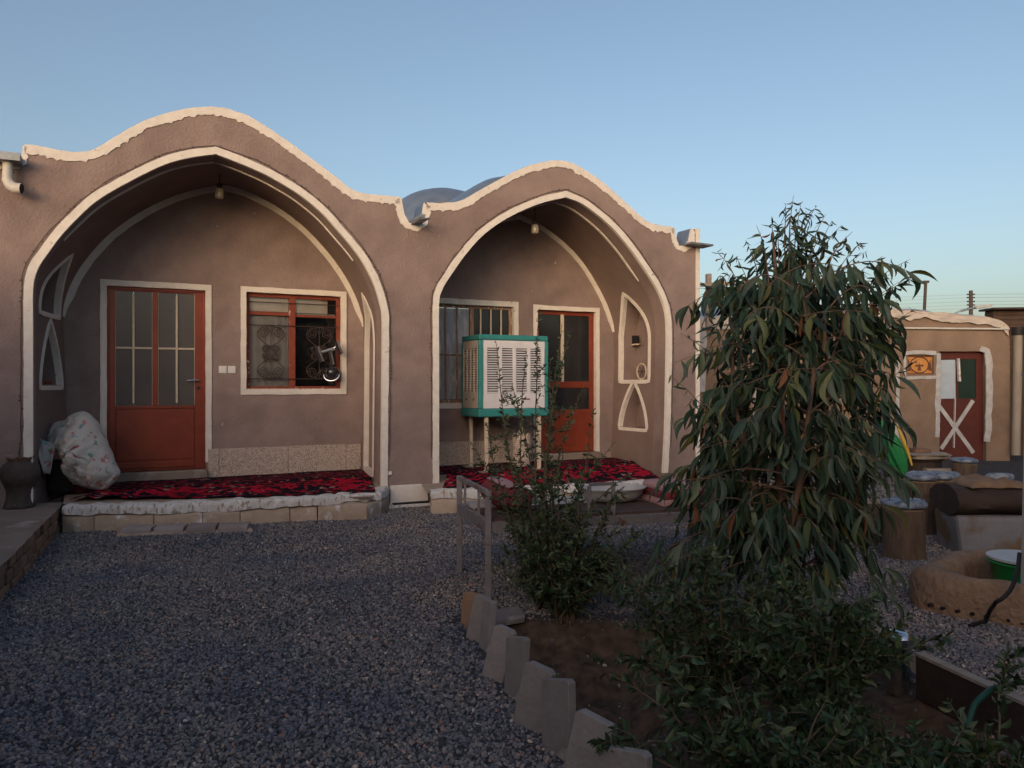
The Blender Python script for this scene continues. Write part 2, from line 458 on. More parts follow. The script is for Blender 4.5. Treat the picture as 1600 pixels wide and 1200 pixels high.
def make_gravel():
    """loose chippings: one emitting sheet, stones instanced on it by geometry nodes"""
    xs = np.arange(-5, 7.01, .12); ys = np.arange(2.2, 13.01, .12)
    nx = len(xs)
    vs = [(x, y, ground_h(x, y) + .002) for y in ys for x in xs]
    fs = []; dens = []
    for (x, y, z) in vs:
        D = y
        inview = abs(x) < D * .72 + .4
        s = poly_sd(x, y, BED) if (-1 < x < 3 and y < 5.5) else -1
        hs, ht = toH((x, y))
        d = 3900 if D < 4.5 else (3200 if D < 6.5 else (2400 if D < 9 else 800))
        if not inview: d *= .08
        if s > -.02: d *= .02
        if ht > -.15 and hs < 8.3: d = 0
        dens.append(float(d))
    for j in range(len(ys) - 1):
        for i in range(nx - 1):
            q = (j * nx + i, j * nx + i + 1, (j + 1) * nx + i + 1, (j + 1) * nx + i)
            if sum(dens[k] for k in q) > 0: fs.append(q)
    me = bpy.data.meshes.new('gravel'); me.from_pydata(vs, [], fs)
    a = me.attributes.new('dens', 'FLOAT', 'POINT'); a.data.foreach_set('value', dens)
    o = bpy.data.objects.new('gravel', me); COL.objects.link(o)
    o['kind'] = 'stuff'; o['label'] = 'loose dark grey gravel chippings spread over the yard'; o['category'] = 'gravel'
    m, n, l, b = new_mat('gravel_stone')
    oi = n.new('ShaderNodeObjectInfo')
    rp = n.new('ShaderNodeValToRGB'); e = rp.color_ramp.elements
    e[0].position = 0; e[0].color = (0.076, 0.079, 0.090, 1); e[1].position = 1; e[1].color = (0.568, 0.521, 0.458, 1)
    for p, c in ((.35, (0.128, 0.128, 0.144)), (.7, (0.199, 0.192, 0.199)), (.88, (0.255, 0.210, 0.182)), (.95, (0.323, 0.302, 0.277)), (.985, (0.323, 0.156, 0.104))):
        k = e.new(p); k.color = L3(c)
    l.new(oi.outputs['Random'], rp.inputs[0])
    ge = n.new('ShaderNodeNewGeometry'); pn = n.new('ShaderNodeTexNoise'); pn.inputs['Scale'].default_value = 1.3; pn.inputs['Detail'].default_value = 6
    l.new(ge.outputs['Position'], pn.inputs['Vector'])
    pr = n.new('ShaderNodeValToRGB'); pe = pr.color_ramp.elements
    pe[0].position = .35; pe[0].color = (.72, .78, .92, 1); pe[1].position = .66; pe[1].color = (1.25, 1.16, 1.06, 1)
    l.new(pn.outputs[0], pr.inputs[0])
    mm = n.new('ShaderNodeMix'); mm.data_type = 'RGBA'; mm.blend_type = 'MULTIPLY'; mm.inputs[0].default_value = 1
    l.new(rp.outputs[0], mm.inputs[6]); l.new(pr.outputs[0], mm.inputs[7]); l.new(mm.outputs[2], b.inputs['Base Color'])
    b.inputs['Roughness'].default_value = .75; b.inputs['Specular IOR Level'].default_value = .3
    g = bpy.data.node_groups.new('scatter_gravel', 'GeometryNodeTree')
    g.interface.new_socket('Geometry', in_out='INPUT', socket_type='NodeSocketGeometry')
    g.interface.new_socket('Geometry', in_out='OUTPUT', socket_type='NodeSocketGeometry')
    N = g.nodes; gi = N.new('NodeGroupInput'); go = N.new('NodeGroupOutput')
    dp = N.new('GeometryNodeDistributePointsOnFaces'); dp.distribute_method = 'RANDOM'
    na = N.new('GeometryNodeInputNamedAttribute'); na.data_type = 'FLOAT'; na.inputs[0].default_value = 'dens'
    g.links.new(gi.outputs[0], dp.inputs['Mesh']); g.links.new(na.outputs[0], dp.inputs['Density'])
    ico = N.new('GeometryNodeMeshIcoSphere'); ico.inputs['Radius'].default_value = 1; ico.inputs['Subdivisions'].default_value = 1
    sm = N.new('GeometryNodeSetMaterial'); sm.inputs['Material'].default_value = m
    g.links.new(ico.outputs[0], sm.inputs[0])
    ip = N.new('GeometryNodeInstanceOnPoints')
    g.links.new(dp.outputs['Points'], ip.inputs['Points']); g.links.new(sm.outputs[0], ip.inputs['Instance'])
    rr = N.new('FunctionNodeRandomValue'); rr.data_type = 'FLOAT_VECTOR'
    rr.inputs[0].default_value = (-1.1, -1.1, 0); rr.inputs[1].default_value = (1.1, 1.1, 6.28)
    g.links.new(rr.outputs[0], ip.inputs['Rotation'])
    rs = N.new('FunctionNodeRandomValue'); rs.data_type = 'FLOAT_VECTOR'; rs.inputs['Seed'].default_value = 5
    rs.inputs[0].default_value = (.006, .0045, .0035); rs.inputs[1].default_value = (.0165, .0125, .0095)
    g.links.new(rs.outputs[0], ip.inputs['Scale'])
    g.links.new(ip.outputs[0], go.inputs[0])
    md = o.modifiers.new('scatter', 'NODES'); md.node_group = g
make_gravel()

# ------------------------------------------------------------------ the vaulted house
house = thing('vaulted_house', 'brown mud plastered house with two pointed arch porches and wavy white edged parapet', 'house', F0, A)
WT = .28                                  # thickness of the front wall
BT = 1.3                                  # depth of the back wall of the porches

topL = [H(*p) for p in [(38, 228), (60, 230), (90, 236), (125, 240), (150, 234), (180, 216), (215, 196), (250, 182), (285, 173), (318, 169),
                        (345, 170), (372, 177), (400, 190), (440, 216), (480, 245), (520, 275), (548, 297), (570, 304), (600, 307), (624, 309)]]
topL = catmull(topL, .05)
notch1 = [H(*p) for p in [(626, 312), (630, 335), (638, 349), (650, 352), (660, 345), (664, 318)]]
topR = [H(*p) for p in [(666, 318), (690, 319), (712, 317), (730, 311), (746, 301), (769, 288), (801, 271), (827, 260), (847, 255), (868, 252), (886, 254),
                        (899, 259), (918, 270), (941, 286), (964, 306), (990, 330), (1009, 346), (1024, 352), (1042, 355), (1053, 357)]]
topR = catmull(topR, .05)
notch2 = [H(*p) for p in [(1055, 372), (1060, 385), (1070, 386), (1078, 376), (1081, 359)]]
endp = [H(1082, 358), H(1092, 359)]
zl = topL[0][1]
left_ext = [(-4.5, zl), (-.62, zl), (-.60, zl - .15), (-.5, zl - .21), (-.05, zl - .21), (-.015, zl - .16)]
TOP = left_ext + topL + notch1 + topR + notch2 + endp
S_END = endp[1][0]

def arch(pts, apex):
    return catmull([H(*p) for p in pts], .04, sharp=(apex,))
archL = arch([(37, 800), (37, 700), (37, 600), (37, 520), (37, 455), (41, 428), (50, 407), (62, 390), (78, 368), (100, 343), (140, 306), (190, 276), (250, 247), (295, 235),
              (337, 229.5), (375, 244), (412, 260), (440, 275), (475, 297), (510, 326), (537, 356), (562, 386), (580, 413), (594, 442), (602, 468), (607, 495),
              (607, 560), (606, 650), (605, 765)], 14)
archR = arch([(676, 770), (676, 650), (676, 560), (676, 475), (682, 448), (697, 423), (720, 391), (746, 362), (775, 340), (808, 322), (847, 307),
              (883, 299), (909, 309), (935, 327), (961, 350), (987, 380), (1009, 411), (1029, 442), (1040, 465), (1047, 490), (1049, 525),
              (1048, 600), (1046, 680), (1042, 752)], 11)
def clean_feet(a, zf):
    a = [p for p in a if p[1] > zf + .02]
    return [(a[0][0], zf)] + a + [(a[-1][0], zf)]
ZF = -.06
archL = clean_feet(archL, .20); archR = clean_feet(archR, .20)
TW = .072
innL = offset(archL, -TW); innR = offset(archR, -TW)
innL[0] = (innL[0][0], .2); innL[-1] = (innL[-1][0], .2); innR[0] = (innR[0][0], .2); innR[-1] = (innR[-1][0], .2)

def facade():
    # the opening follows the inner edge of the painted trim
    outline = [(TOP[0][0], ZF)] + TOP + [(S_END, ZF)] + [(innR[-1][0], ZF)] + innR[::-1] + [(innR[0][0], ZF)] + [(innL[-1][0], ZF)] + innL[::-1] + [(innL[0][0], ZF)]
    bm = bmesh.new()
    f = [bm.verts.new((s, 0, z)) for s, z in outline]
    b = [bm.verts.new((s, WT, z)) for s, z in outline]
    n = len(outline)
    es = [bm.edges.new((f[i], f[(i + 1) % n])) for i in range(n)]
    bmesh.ops.triangle_fill(bm, edges=es, use_beauty=True)
    es2 = [bm.edges.new((b[i], b[(i + 1) % n])) for i in range(n)]
    bmesh.ops.triangle_fill(bm, edges=es2, use_beauty=True)
    for i in range(n):
        bm.faces.new((f[i], f[(i + 1) % n], b[(i + 1) % n], b[i]))
    bmesh.ops.recalc_face_normals(bm, faces=bm.faces)
    me = bpy.data.meshes.new('front_wall'); bm.to_mesh(me); bm.free()
    me.materials.append(M['plaster'])
    o = bpy.data.objects.new('front_wall', me); COL.objects.link(o); o.parent = house
facade()

def coping(pts, name='coping', w=.075, back=WT + .01):
    low = offset(pts, lambda i, p: -(w * (1 + .22 * nz1(p[0] * 3, p[1] * 3)) + .04 * max(0, nz1(p[0] * 7, p[1] * 7, 3) - .1) + .016 * nz1(p[0] * 31, p[1] * 31) + (.012 if nz1(p[0] * 17, p[1] * 17, 8) > .22 else 0)))
    up = offset(pts, lambda i, p: .012 + .006 * nz1(p[0] * 9, 5))
    MB().ribbon(up, low, -.009, back).build(name, 'white', house, smooth=35)
coping(resample(topL, .018)); coping(resample(topR, .018))
coping(resample(left_ext[:2], .05))
coping(resample([topL[-1]] + notch1 + [topR[0]], .02), w=.07, back=.03)
def lining(pts):
    p = resample(pts, .02)
    MB().ribbon(offset(p, .016), offset(p, -.03), .031, WT + .03).build('notch_lining', 'foil', house, smooth=35)
lining([topL[-1]] + notch1 + [topR[0]]); lining([topR[-1]] + notch2 + [endp[0]])
coping(resample([topR[-1]] + notch2 + [endp[0]], .02), w=.06, back=.03)
coping(resample(left_ext[1:] + [topL[0]], .03), w=.02)
# white painted corner strip at the right-hand end
MB().ribbon(resample([(S_END + .012, .3), (S_END + .012, endp[1][1] + .012)], .08), resample([(S_END - .06, .3), (S_END - .06, endp[1][1] + .012)], .08), -.008, WT + .012).build('corner_strip', 'white', house)

def trim(outer, inner, seed):
    o = [(p[0] + .006 * nz1(p[0] * 7 + seed, p[1] * 7) + .004 * nz1(p[0] * 25, p[1] * 25), p[1] + .006 * nz1(p[1] * 7, p[0] * 7 + seed)) for p in outer]
    i = offset(inner, -.006)
    i[0] = (i[0][0], .2); i[-1] = (i[-1][0], .2)
    MB().ribbon(o, i, -.016, .035).build('arch_trim', 'white', house, smooth=35)
trim(archL, innL, 1); trim(archR, innR, 5)

# ---- porch interiors: side walls and vault as one loft from the front opening to the back wall
def halves(prof):
    ia = max(range(len(prof)), key=lambda i: prof[i][1])
    return prof[:ia + 1], prof[ia:][::-1]          # both from the floor up to the apex
def sampler(half):
    zs = [p[1] for p in half]; ss = [p[0] for p in half]
    zz = np.maximum.accumulate(np.array(zs)) + np.arange(len(zs)) * 1e-7
    return (lambda z: float(np.interp(z, zz, ss))), zs[0], zz[-1]
def back_profile(pts, apex):
    return catmull([H(px, py, BT) for px, py in pts], .04, sharp=(apex,))
bandL = back_profile([(104, 760), (104, 640), (101, 560), (99, 495), (104, 465), (118, 432), (140, 400), (172, 366), (215, 335), (262, 311), (305, 297), (346, 289),
                      (372, 294), (405, 308), (440, 328), (475, 355), (505, 386), (530, 418), (550, 452), (563, 485), (568, 520), (568, 640), (567, 735)], 11)
sLb, sRb = bandL[0][0], bandL[-1][0]
bandR = back_profile([(640, 730), (640, 640), (640, 540), (643, 500), (655, 455), (680, 415), (712, 380), (745, 356), (780, 341), (812, 335),
                      (827, 342), (850, 355), (883, 381), (912, 413), (938, 456), (953, 491), (959, 526), (958, 620), (955, 705)], 9)

def porch(inn, band, niches, tag_):
    fl, fr = halves(inn); bl, br = halves(band)
    apexf = max(p[1] for p in inn) + .015; apexb = max(p[1] for p in band)
    SF = {}
    for side, f, b in (('L', fl, bl), ('R', fr, br)):
        sf, z0, z1 = sampler(f); sb, y0, y1 = sampler(b)
        def surf(u, q, sf=sf, sb=sb, side=side):
            zn = 1 - (1 - q) ** 2
            zf = .2 + (apexf - .2) * zn; zb = .2 + (apexb - .2) * zn
            e = .012 if side == 'L' else -.012
            s = (sf(min(zf, apexf - .016)) - e * 0) * (1 - u) + sb(zb) * u
            if q >= .9999:
                s = fl[-1][0] * (1 - u) + bl[-1][0] * u
            return (s, WT - .002 + (BT + .01 - WT) * u, zf * (1 - u) + zb * u)
        SF[side] = surf
        nl = [nc for nc in niches if nc['side'] == side]
        # each niche: outline in (u,z) -> test cells
        def skip(u, q):
            p = surf(u, q)
            for nc in nl:
                if in_niche(nc, p[1], p[2]): return True
            return False
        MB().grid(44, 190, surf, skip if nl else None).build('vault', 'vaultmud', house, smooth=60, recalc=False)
        # thin painted line on the inner edge of the front arch
        mb = MB()
        sg = 1 if side == 'L' else -1
        qs = [q for q in np.linspace(.48, 1, 60)]
        up, dn = [], []
        vs = []; fs = []
        for k, q in enumerate(qs):
            a = Vector(surf(0.0, q)); c = Vector(surf(.035, q))
            a2 = Vector(surf(0.0, min(q + .01, 1))); tg = (a2 - Vector(surf(0, max(q - .01, 0)))).normalized()
            inn_ = Vector((tg.z, 0, -tg.x)) * sg * .014
            wq = min(1, (q - .47) / .06)
            c = a + (c - a) * max(.15, wq)
            vs += [a - inn_ * .5, c - inn_ * .5, c + inn_, a + inn_]
        for k in range(len(qs) - 1):
            for j in range(4):
                fs.append((k * 4 + j, k * 4 + (j + 1) % 4, k * 4 + 4 + (j + 1) % 4, k * 4 + 4 + j))
        mb.add(vs, fs).build('inner_arch_line', 'white', house, smooth=40)
    return SF

def niche_shape(t0, t1, z0, z1, spring, n=14):
    """pointed arch outline in (t,z), counter-clockwise from bottom-left"""
    tm = (t0 + t1) / 2
    pts = [(t0, z0), (t1, z0)]
    for i in range(n + 1):
        a = i / n
        pts.append((t1 - (t1 - tm) * (.25 * a + .75 * a ** 2), spring + (z1 - spring) * a))
    for i in range(n - 1, -1, -1):
        a = i / n
        pts.append((t0 + (tm - t0) * (.25 * a + .75 * a ** 2), spring + (z1 - spring) * a))
    return pts
def in_poly(x, y, P):
    ins = False
    for i in range(len(P)):
        ax, ay = P[i]; bx, by = P[i - 1]
        if (ay > y) != (by > y) and x < (bx - ax) * (y - ay) / (by - ay) + ax: ins = not ins
    return ins
def in_niche(nc, t, z):
    return in_poly(t, z, nc['pts'])
def wall_s(surf, t, z):
    """s of the side wall surface at depth t and height z"""
    u = max(0, min(1, (t - WT) / (BT + .01 - WT)))
    lo, hi = 0.0, .98
    for _ in range(30):
        mid = (lo + hi) / 2
        if surf(u, mid)[2] < z: lo = mid
        else: hi = mid
    return surf(u, lo)[0]
def build_niche(nc, surf):
    sg = 1 if nc['side'] == 'L' else -1           # direction into the porch
    P = resample(nc['pts'] + [nc['pts'][0]], .05)[:-1]
    n = len(P)
    c = Vector((sum(p[0] for p in P) / n, sum(p[1] for p in P) / n))
    W = nc.get('w', .045)
    out = []
    for i in range(n):
        a = Vector(P[i - 1]); b = Vector(P[(i + 1) % n]); tt = (b - a).normalized()
        nn = Vector((tt.y, -tt.x))
        if nn.dot(Vector(P[i]) - c) < 0: nn = -nn
        out.append((P[i][0] + nn.x * W, P[i][1] + nn.y * W))
    vs = []; fs = []
    def pt(q, d):
        return (wall_s(surf, q[0], q[1]) + sg * d, q[0], q[1])
    innr = [((p[0] - c.x) * .985 + c.x, (p[1] - c.y) * .985 + c.y) for p in P]
    for i in range(n):
        vs += [pt(out[i], -.01), pt(out[i], .013), pt(innr[i], .013), pt(innr[i], -.05)]
    for i in range(n):
        j = (i + 1) % n
        for k in range(3):
            fs.append((i * 4 + k, i * 4 + k + 1, j * 4 + k + 1, j * 4 + k))
    nb = MB()
    dp = nc.get('depth', .3)
    vs2 = []; fs2 = []
    for i in range(n):
        p = P[i]; vs2 += [pt(p, .0), pt(p, -dp)]
    for i in range(n):
        j = (i + 1) % n; fs2.append((2 * i, 2 * j, 2 * j + 1, 2 * i + 1))
    fs2.append(tuple(2 * i + 1 for i in range(n)))
    niche = nb.add(vs2, fs2).build('niche', 'plaster', house)
    MB().add(vs, fs).build('niche_trim', 'white', niche, smooth=35)
    return niche

# side-wall planes through front inner jamb and back corner, to turn pixels into (t,z)
def on_side(px, py, sA, sB):
    a = HW(sA, WT, 0); b = HW(sB, BT, 0); d = b - a; nn = Vector((-d.y, d.x, 0))
    r = rayd(px, py); k = (a).dot(nn) / r.dot(nn)
    p = r * k
    return (toH(p)[1], CAMZ + r.z * k)
sFL, sFLr = innL[0][0], innL[-1][0]
sFR, sFRr = innR[0][0], innR[-1][0]
# right-hand wall of the right porch
q0 = on_side(1010, 594, sFRr, bandR[-1][0]); q1 = on_side(964, 590, sFRr, bandR[-1][0]); qa = on_side(988, 462, sFRr, bandR[-1][0])
p0 = on_side(1008, 674, sFRr, bandR[-1][0]); p1 = on_side(964, 668, sFRr, bandR[-1][0]); pa = on_side(990, 598, sFRr, bandR[-1][0])
ta, tb = sorted((max(.36, q0[0]), min(1.22, q1[0])))
nR1 = dict(side='R', pts=niche_shape(ta + .03, tb - .03, q0[1], qa[1], q0[1] + (qa[1] - q0[1]) * .52), w=.05)
nR2 = dict(side='R', pts=niche_shape(ta + .05, tb - .05, p0[1] + .03, pa[1], p0[1] + .05), w=.045)
# left-hand wall of the left porch
l0 = on_side(70, 606, sFL, sLb); l1 = on_side(100, 604, sFL, sLb); la = on_side(81, 503, sFL, sLb)
la2 = on_side(84, 402, sFL, sLb); lb2 = on_side(80, 490, sFL, sLb)
tA, tB = .42, 1.14
nL1 = dict(side='L', pts=niche_shape(tA, tB, l0[1] + .02, la[1], l0[1] + .05), w=.045)
nL2 = dict(side='L', pts=niche_shape(tA, tB - .02, lb2[1], la2[1], lb2[1] + .05), w=.045)
# tall blind recess in the wall between the porches
nL3 = dict(side='R', pts=niche_shape(.42, 1.12, .36, 2.55, 1.9), w=.055, depth=.12)
SFL = porch(innL, bandL, [nL1, nL2, nL3], 'L')
SFR = porch(innR, bandR, [nR1, nR2], 'R')
nicheL1 = build_niche(nL1, SFL['L']); build_niche(nL2, SFL['L']); build_niche(nL3, SFL['R'])
nicheR1 = build_niche(nR1, SFR['R']); nicheR2 = build_niche(nR2, SFR['R'])

# painted band where each vault meets the back wall
def band_trim(band, z_from, right_only=False):
    pts = [p for p in band]
    ia = max(range(len(pts)), key=lambda i: pts[i][1])
    pts = [p for p in pts if p[1] > z_from]
    n = len(pts)
    def width(i, p):
        e = min(1, (p[1] - z_from) / .25)
        return -(.012 + .06 * e) + .006 * nz1(p[0] * 6, p[1] * 6)
    inner = offset(pts, width)
    outer = offset(pts, .02)
    MB().ribbon(outer, inner, BT - .02, BT + .005).build('vault_band', 'white', house, smooth=35)
band_trim(bandL, H(100, 497, BT)[1]); band_trim(bandR, H(957, 524, BT)[1])

# ---- back walls with openings
def back_wall(s0, s1, holes):
    mb = MB()
    ss = sorted({s0, s0 + .5, s1 - .5, s1, *[h[0] for h in holes], *[h[1] for h in holes]})
    zs = sorted({.0, 3.2, 4.0, *[h[2] for h in holes], *[h[3] for h in holes]})
    for a, b in zip(ss[:-1], ss[1:]):
        for c, d in zip(zs[:-1], zs[1:]):
            cs, cz = (a + b) / 2, (c + d) / 2
            if any(h[0] < cs < h[1] and h[2] < cz < h[3] for h in holes): continue
            if cz > 3.2 and (cs < s0 + .5 or cs > s1 - .5): continue
            mb.add([(a, BT, c), (b, BT, c), (b, BT, d), (a, BT, d)], [(0, 1, 2, 3)])
    for h in holes:                                        # reveals
        a, b, c, d = h[:4]; e = BT + .3
        mb.add([(a, BT, c), (a, BT, d), (a, e, d), (a, e, c)], [(0, 1, 2, 3)])
        mb.add([(b, BT, c), (b, BT, d), (b, e, d), (b, e, c)], [(0, 1, 2, 3)])
        mb.add([(a, BT, d), (b, BT, d), (b, e, d), (a, e, d)], [(0, 1, 2, 3)])
        mb.add([(a, BT, c), (b, BT, c), (b, e, c), (a, e, c)], [(0, 1, 2, 3)])
    mb.build('back_wall', 'plaster', house, recalc=False)

def hs(px, py=560): return H(px, py, BT)[0]
def hz(py, px): return H(px, py, BT)[1]
dL = (hs(166), hs(322), floor_z(BT) + .1, hz(449, 245))           # left door opening
wL = (hs(384), hs(534), hz(609, 460), hz(459, 460))
wR = (hs(660), hs(803), hz(630, 740), hz(476, 740))
dR = (hs(839), hs(931), floor_z(BT) + .1, hz(485, 885))
back_wall(sLb - .05, sRb + .05, [dL, wL])
back_wall(bandR[0][0] - .05, bandR[-1][0] + .05, [wR, dR])

def frame_trim(o, w, bottom=True, z_low=None, name='opening_trim', wl=None):
    a, b, c, d = o
    z0 = c if bottom else (z_low if z_low is not None else c)
    path = [(a, z0), (a, d), (b, d), (b, z0)]
    if bottom: path = path + [(a, z0)]
    mid = resample(path, .06)
    inner = []; outer = []
    def cl(p, g):
        s = a - g if abs(p[0] - a) < 1e-6 else (b + g if abs(p[0] - b) < 1e-6 else p[0])
        z = d + g if abs(p[1] - d) < 1e-6 else ((z0 - g if bottom else p[1]) if abs(p[1] - z0) < 1e-6 else p[1])
        return s, z
    for p in mid:
        x, z = cl(p, w + .007 * nz1(p[0] * 5, p[1] * 5) + .003 * nz1(p[0] * 23, p[1] * 23)); outer.append((x, z))
        x, z = cl(p, -.006 + .005 * nz1(p[0] * 6, p[1] * 6, 8)); inner.append((x, z))
    if bottom: inner.pop(); outer.pop()
    return MB().ribbon(outer, inner, BT - .016, BT + .05, closed=bottom).build(name, 'white', house)
frame_trim(dL, .062, False, z_low=floor_z(BT) + .18)
frame_trim(wL, .06)
frame_trim(wR, .07)
frame_trim(dR, .06, False, z_low=floor_z(BT) + .02)

def slab_part(name, mat, parent, a, b, bevel=.004):
    return MB().box(a, b).build(name, mat, parent, bevel=bevel)

# ---- left door
def left_door():
    a, b, c, d = dL
    t = BT + .05
    door = MB()
    fw = .085
    z_mid = hz(634, 245)
    zt = hz(456, 245); 
    ca, cb = hs(180, 540), hs(305, 540); m0, m1 = hs(238.5, 540), hs(247, 540)
    # frame, stiles and rails as one joined leaf
    for (s0, s1, z0, z1, t0) in ((a, ca, c, d, t), (cb, b, c, d, t), (ca, cb, zt, d, t), (ca, cb, c, z_mid, t + .006), (m0, m1, z_mid, zt, t)):
        door.box((s0, t0, z0), (s1, t0 + .05, z1))
    leaf = door.build('door', 'redpaint', house, bevel=.004, label='red brown door with eight panes and silver lever handle')
    slab_part('frame_rim', 'redpaint', leaf, (a - .004, t - .018, d - .035), (b + .004, t + .01, d + .004))
    slab_part('frame_rim', 'redpaint', leaf, (a - .004, t - .018, c), (a + .03, t + .01, d - .036))
    slab_part('frame_rim', 'redpaint', leaf, (b - .03, t - .018, c), (b + .004, t + .01, d - .036))
    slab_part('bottom_panel', 'redpaint', leaf, (ca + .01, t - .004, c + .13), (cb - .01, t + .02, z_mid - .06))
    slab_part('middle_rail', 'redpaint', leaf, (ca, t - .008, z_mid - .035), (cb, t + .02, z_mid - .002))
    slab_part('kick_rail', 'redpaint', leaf, (ca, t - .010, c + .035), (cb, t + .02, c + .10))
    zc = hz(544, 245)
    for (x0, x1, xm) in ((ca, m0, hs(208.5, 540)), (m1, cb, hs(276.5, 540))):
        for (p, q) in ((x0, xm), (xm, x1)):
            for (e, f) in ((z_mid, zc), (zc, zt)):
                MB().box((p + .002, t + .02, e + .002), (q - .002, t + .026, f - .002)).build('pane', 'frost', leaf)
        slab_part('muntin', 'cream', leaf, (xm - .012, t + .001, z_mid + .03), (xm + .012, t + .019, zt - .03))
        slab_part('muntin', 'cream', leaf, (x0, t + .004, zc - .012), (xm - .013, t + .019, zc + .012))
        slab_part('muntin', 'cream', leaf, (xm + .013, t + .004, zc - .012), (x1, t + .019, zc + .012))
        slab_part('bead', 'cream', leaf, (x0 + .001, t + .008, z_mid), (x0 + .007, t + .019, zt))
        slab_part('bead', 'cream', leaf, (x1 - .007, t + .008, z_mid), (x1 - .001, t + .019, zt))
    hx, hzv = hs(309, 594), hz(594, 309)
    hb = MB().tube([(hx, t, hzv), (hx, t - .05, hzv), (hx - .02, t - .055, hzv), (hx - .12, t - .05, hzv - .004)], .011, 8)
    hb.build('handle', 'chrome', leaf, smooth=50)
    MB().tube([(hx + .01, t, hz(606, 311)), (hx + .01, t - .012, hz(606, 311))], .02, 12).build('keyhole', 'chrome', leaf, smooth=50)
    MB().box((a - .02, BT - .12, floor_z(BT) - .02), (b + .01, BT + .09, c)).build('threshold', 'concrete', house, bevel=.01)
left_door()

# ---- left window with iron scrolls
def spiral(c, r0, turns, t, a0, hand=1, n=40, r1=.012):
    out = []
    for i in range(n + 1):
        u = i / n; a = a0 + hand * u * turns * 2 * math.pi; r = r0 * (1 - u) + r1 * u
        out.append((c[0] + r * math.cos(a), t, c[1] + r * math.sin(a)))
    return out
def left_window():
    a, b, c, d = wL
    t = BT + .06
    fw = .055
    mx0, mx1 = hs(453), hs(463)
    fr = MB()
    for q in ((a, a + fw, c, d), (b - fw, b, c, d), (a + fw, b - fw, d - fw, d), (a + fw, b - fw, c, c + .045), (mx0, mx1, c + .045, d - fw)):
        fr.box((q[0], t, q[2]), (q[1], t + .05, q[3]))
    win = fr.build('window', 'redworn', house, bevel=.004, label='red framed window with iron scrollwork')
    zr = hz(489, 415)
    slab_part('transom', 'redworn', win, (a + fw, t + .008, zr - .022), (mx0, t + .045, zr + .022))
    slab_part('transom', 'redworn', win, (mx1, t + .012, zr - .03), (b - fw, t + .045, zr - .0))
    # panes: left pair frosted by the curtain behind, right pane clear and dark
    def glass(x0, x1, z0, z1):
        return MB().box((x0, t + .024, z0), (x1, t + .028, z1)).build('pane', MG, win)
    glass(a + fw, mx0, c + .045, zr - .022); glass(a + fw, mx0, zr + .022, d - fw)
    glass(mx1, b - fw, c + .045, zr - .03); glass(mx1, b - fw, zr, d - fw)
    # what shows behind the glass
    MB().grid(24, 4, lambda u, v: (a + (mx1 - a) * u, BT + .115 + .008 * math.sin(u * 46), c + (zr - c) * v)).build('curtain', 'greyblind', win, smooth=180, recalc=False)
    MB().box((a, BT + .125, zr + .03), (b - .16, BT + .13, d - .005)).build('roller_blind', 'blind', win)
    MB().box((mx1, BT + .14, zr - .03), (b - .06, BT + .145, zr + .025)).build('roller_blind', 'greyblind', win)
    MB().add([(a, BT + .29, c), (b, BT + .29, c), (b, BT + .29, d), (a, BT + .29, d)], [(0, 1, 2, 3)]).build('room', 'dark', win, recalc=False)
    # grille in front of the glass
    g0, g1 = a + .01, b - .01
    tg = BT + .045
    for y in (472, 508, 592):
        zz = hz(y, 420)
        MB().tube([(g0, tg, zz), (g1, tg, zz)], .006, 6).build('grille_bar', 'iron', win, smooth=60)
    for cx in (424, 500):
        if cx == 500: k = .0
        x = hs(cx); zt_, zb_ = hz(508, 424), hz(592, 424)
        hh = zt_ - zb_
        sc = MB()
        sc.tube([(x, tg, zt_), (x, tg, zb_)], .005, 6)
        for sg in (-1, 1):
            for (zc, r, up) in ((zt_ - .085 * hh / .65, .075, 1), (zt_ - .285 * hh / .65, .05, 1), (zb_ + .285 * hh / .65, .05, -1), (zb_ + .085 * hh / .65, .075, -1)):
                cx_ = x + sg * (r + .012)
                sc.tube(spiral((cx_, zc), r, 2.2, tg, math.pi if sg > 0 else 0, sg * -up), .0055, 5)
            # heart-shaped sweeps
            for up in (1, -1):
                z0 = (zt_ if up > 0 else zb_); zz0 = z0 - up * .005
                pts = []
                for i in range(15):
                    u = i / 14
                    pts.append((x + sg * (.165 * math.sin(math.pi * (u ** .75)) ** .8 if u < 1 else 0), tg, zz0 - up * (u * .26)))
                sc.tube(pts, .0055, 5)
        sc.build('scroll_grille', 'iron', win, smooth=60)
    # peeled paint sill
    MB().box((a - .004, BT + .012, c - .006), (b + .004, BT + .06, c + .014)).build('sill', 'whitedirt', win)
# clear glass: see-through with a Fresnel reflection
MG, n_, l_, b_ = new_mat('window_glass')
n_.remove(b_)
tr = n_.new('ShaderNodeBsdfTransparent'); tr.inputs[0].default_value = (.93, .94, .94, 1)
gl = n_.new('ShaderNodeBsdfGlossy'); gl.inputs['Roughness'].default_value = .02
fz = n_.new('ShaderNodeFresnel'); fz.inputs[0].default_value = 1.5
mxs = n_.new('ShaderNodeMixShader')
l_.new(fz.outputs[0], mxs.inputs[0]); l_.new(tr.outputs[0], mxs.inputs[1]); l_.new(gl.outputs[0], mxs.inputs[2])
l_.new(mxs.outputs[0], n_['Material Output'].inputs[0])
left_window()

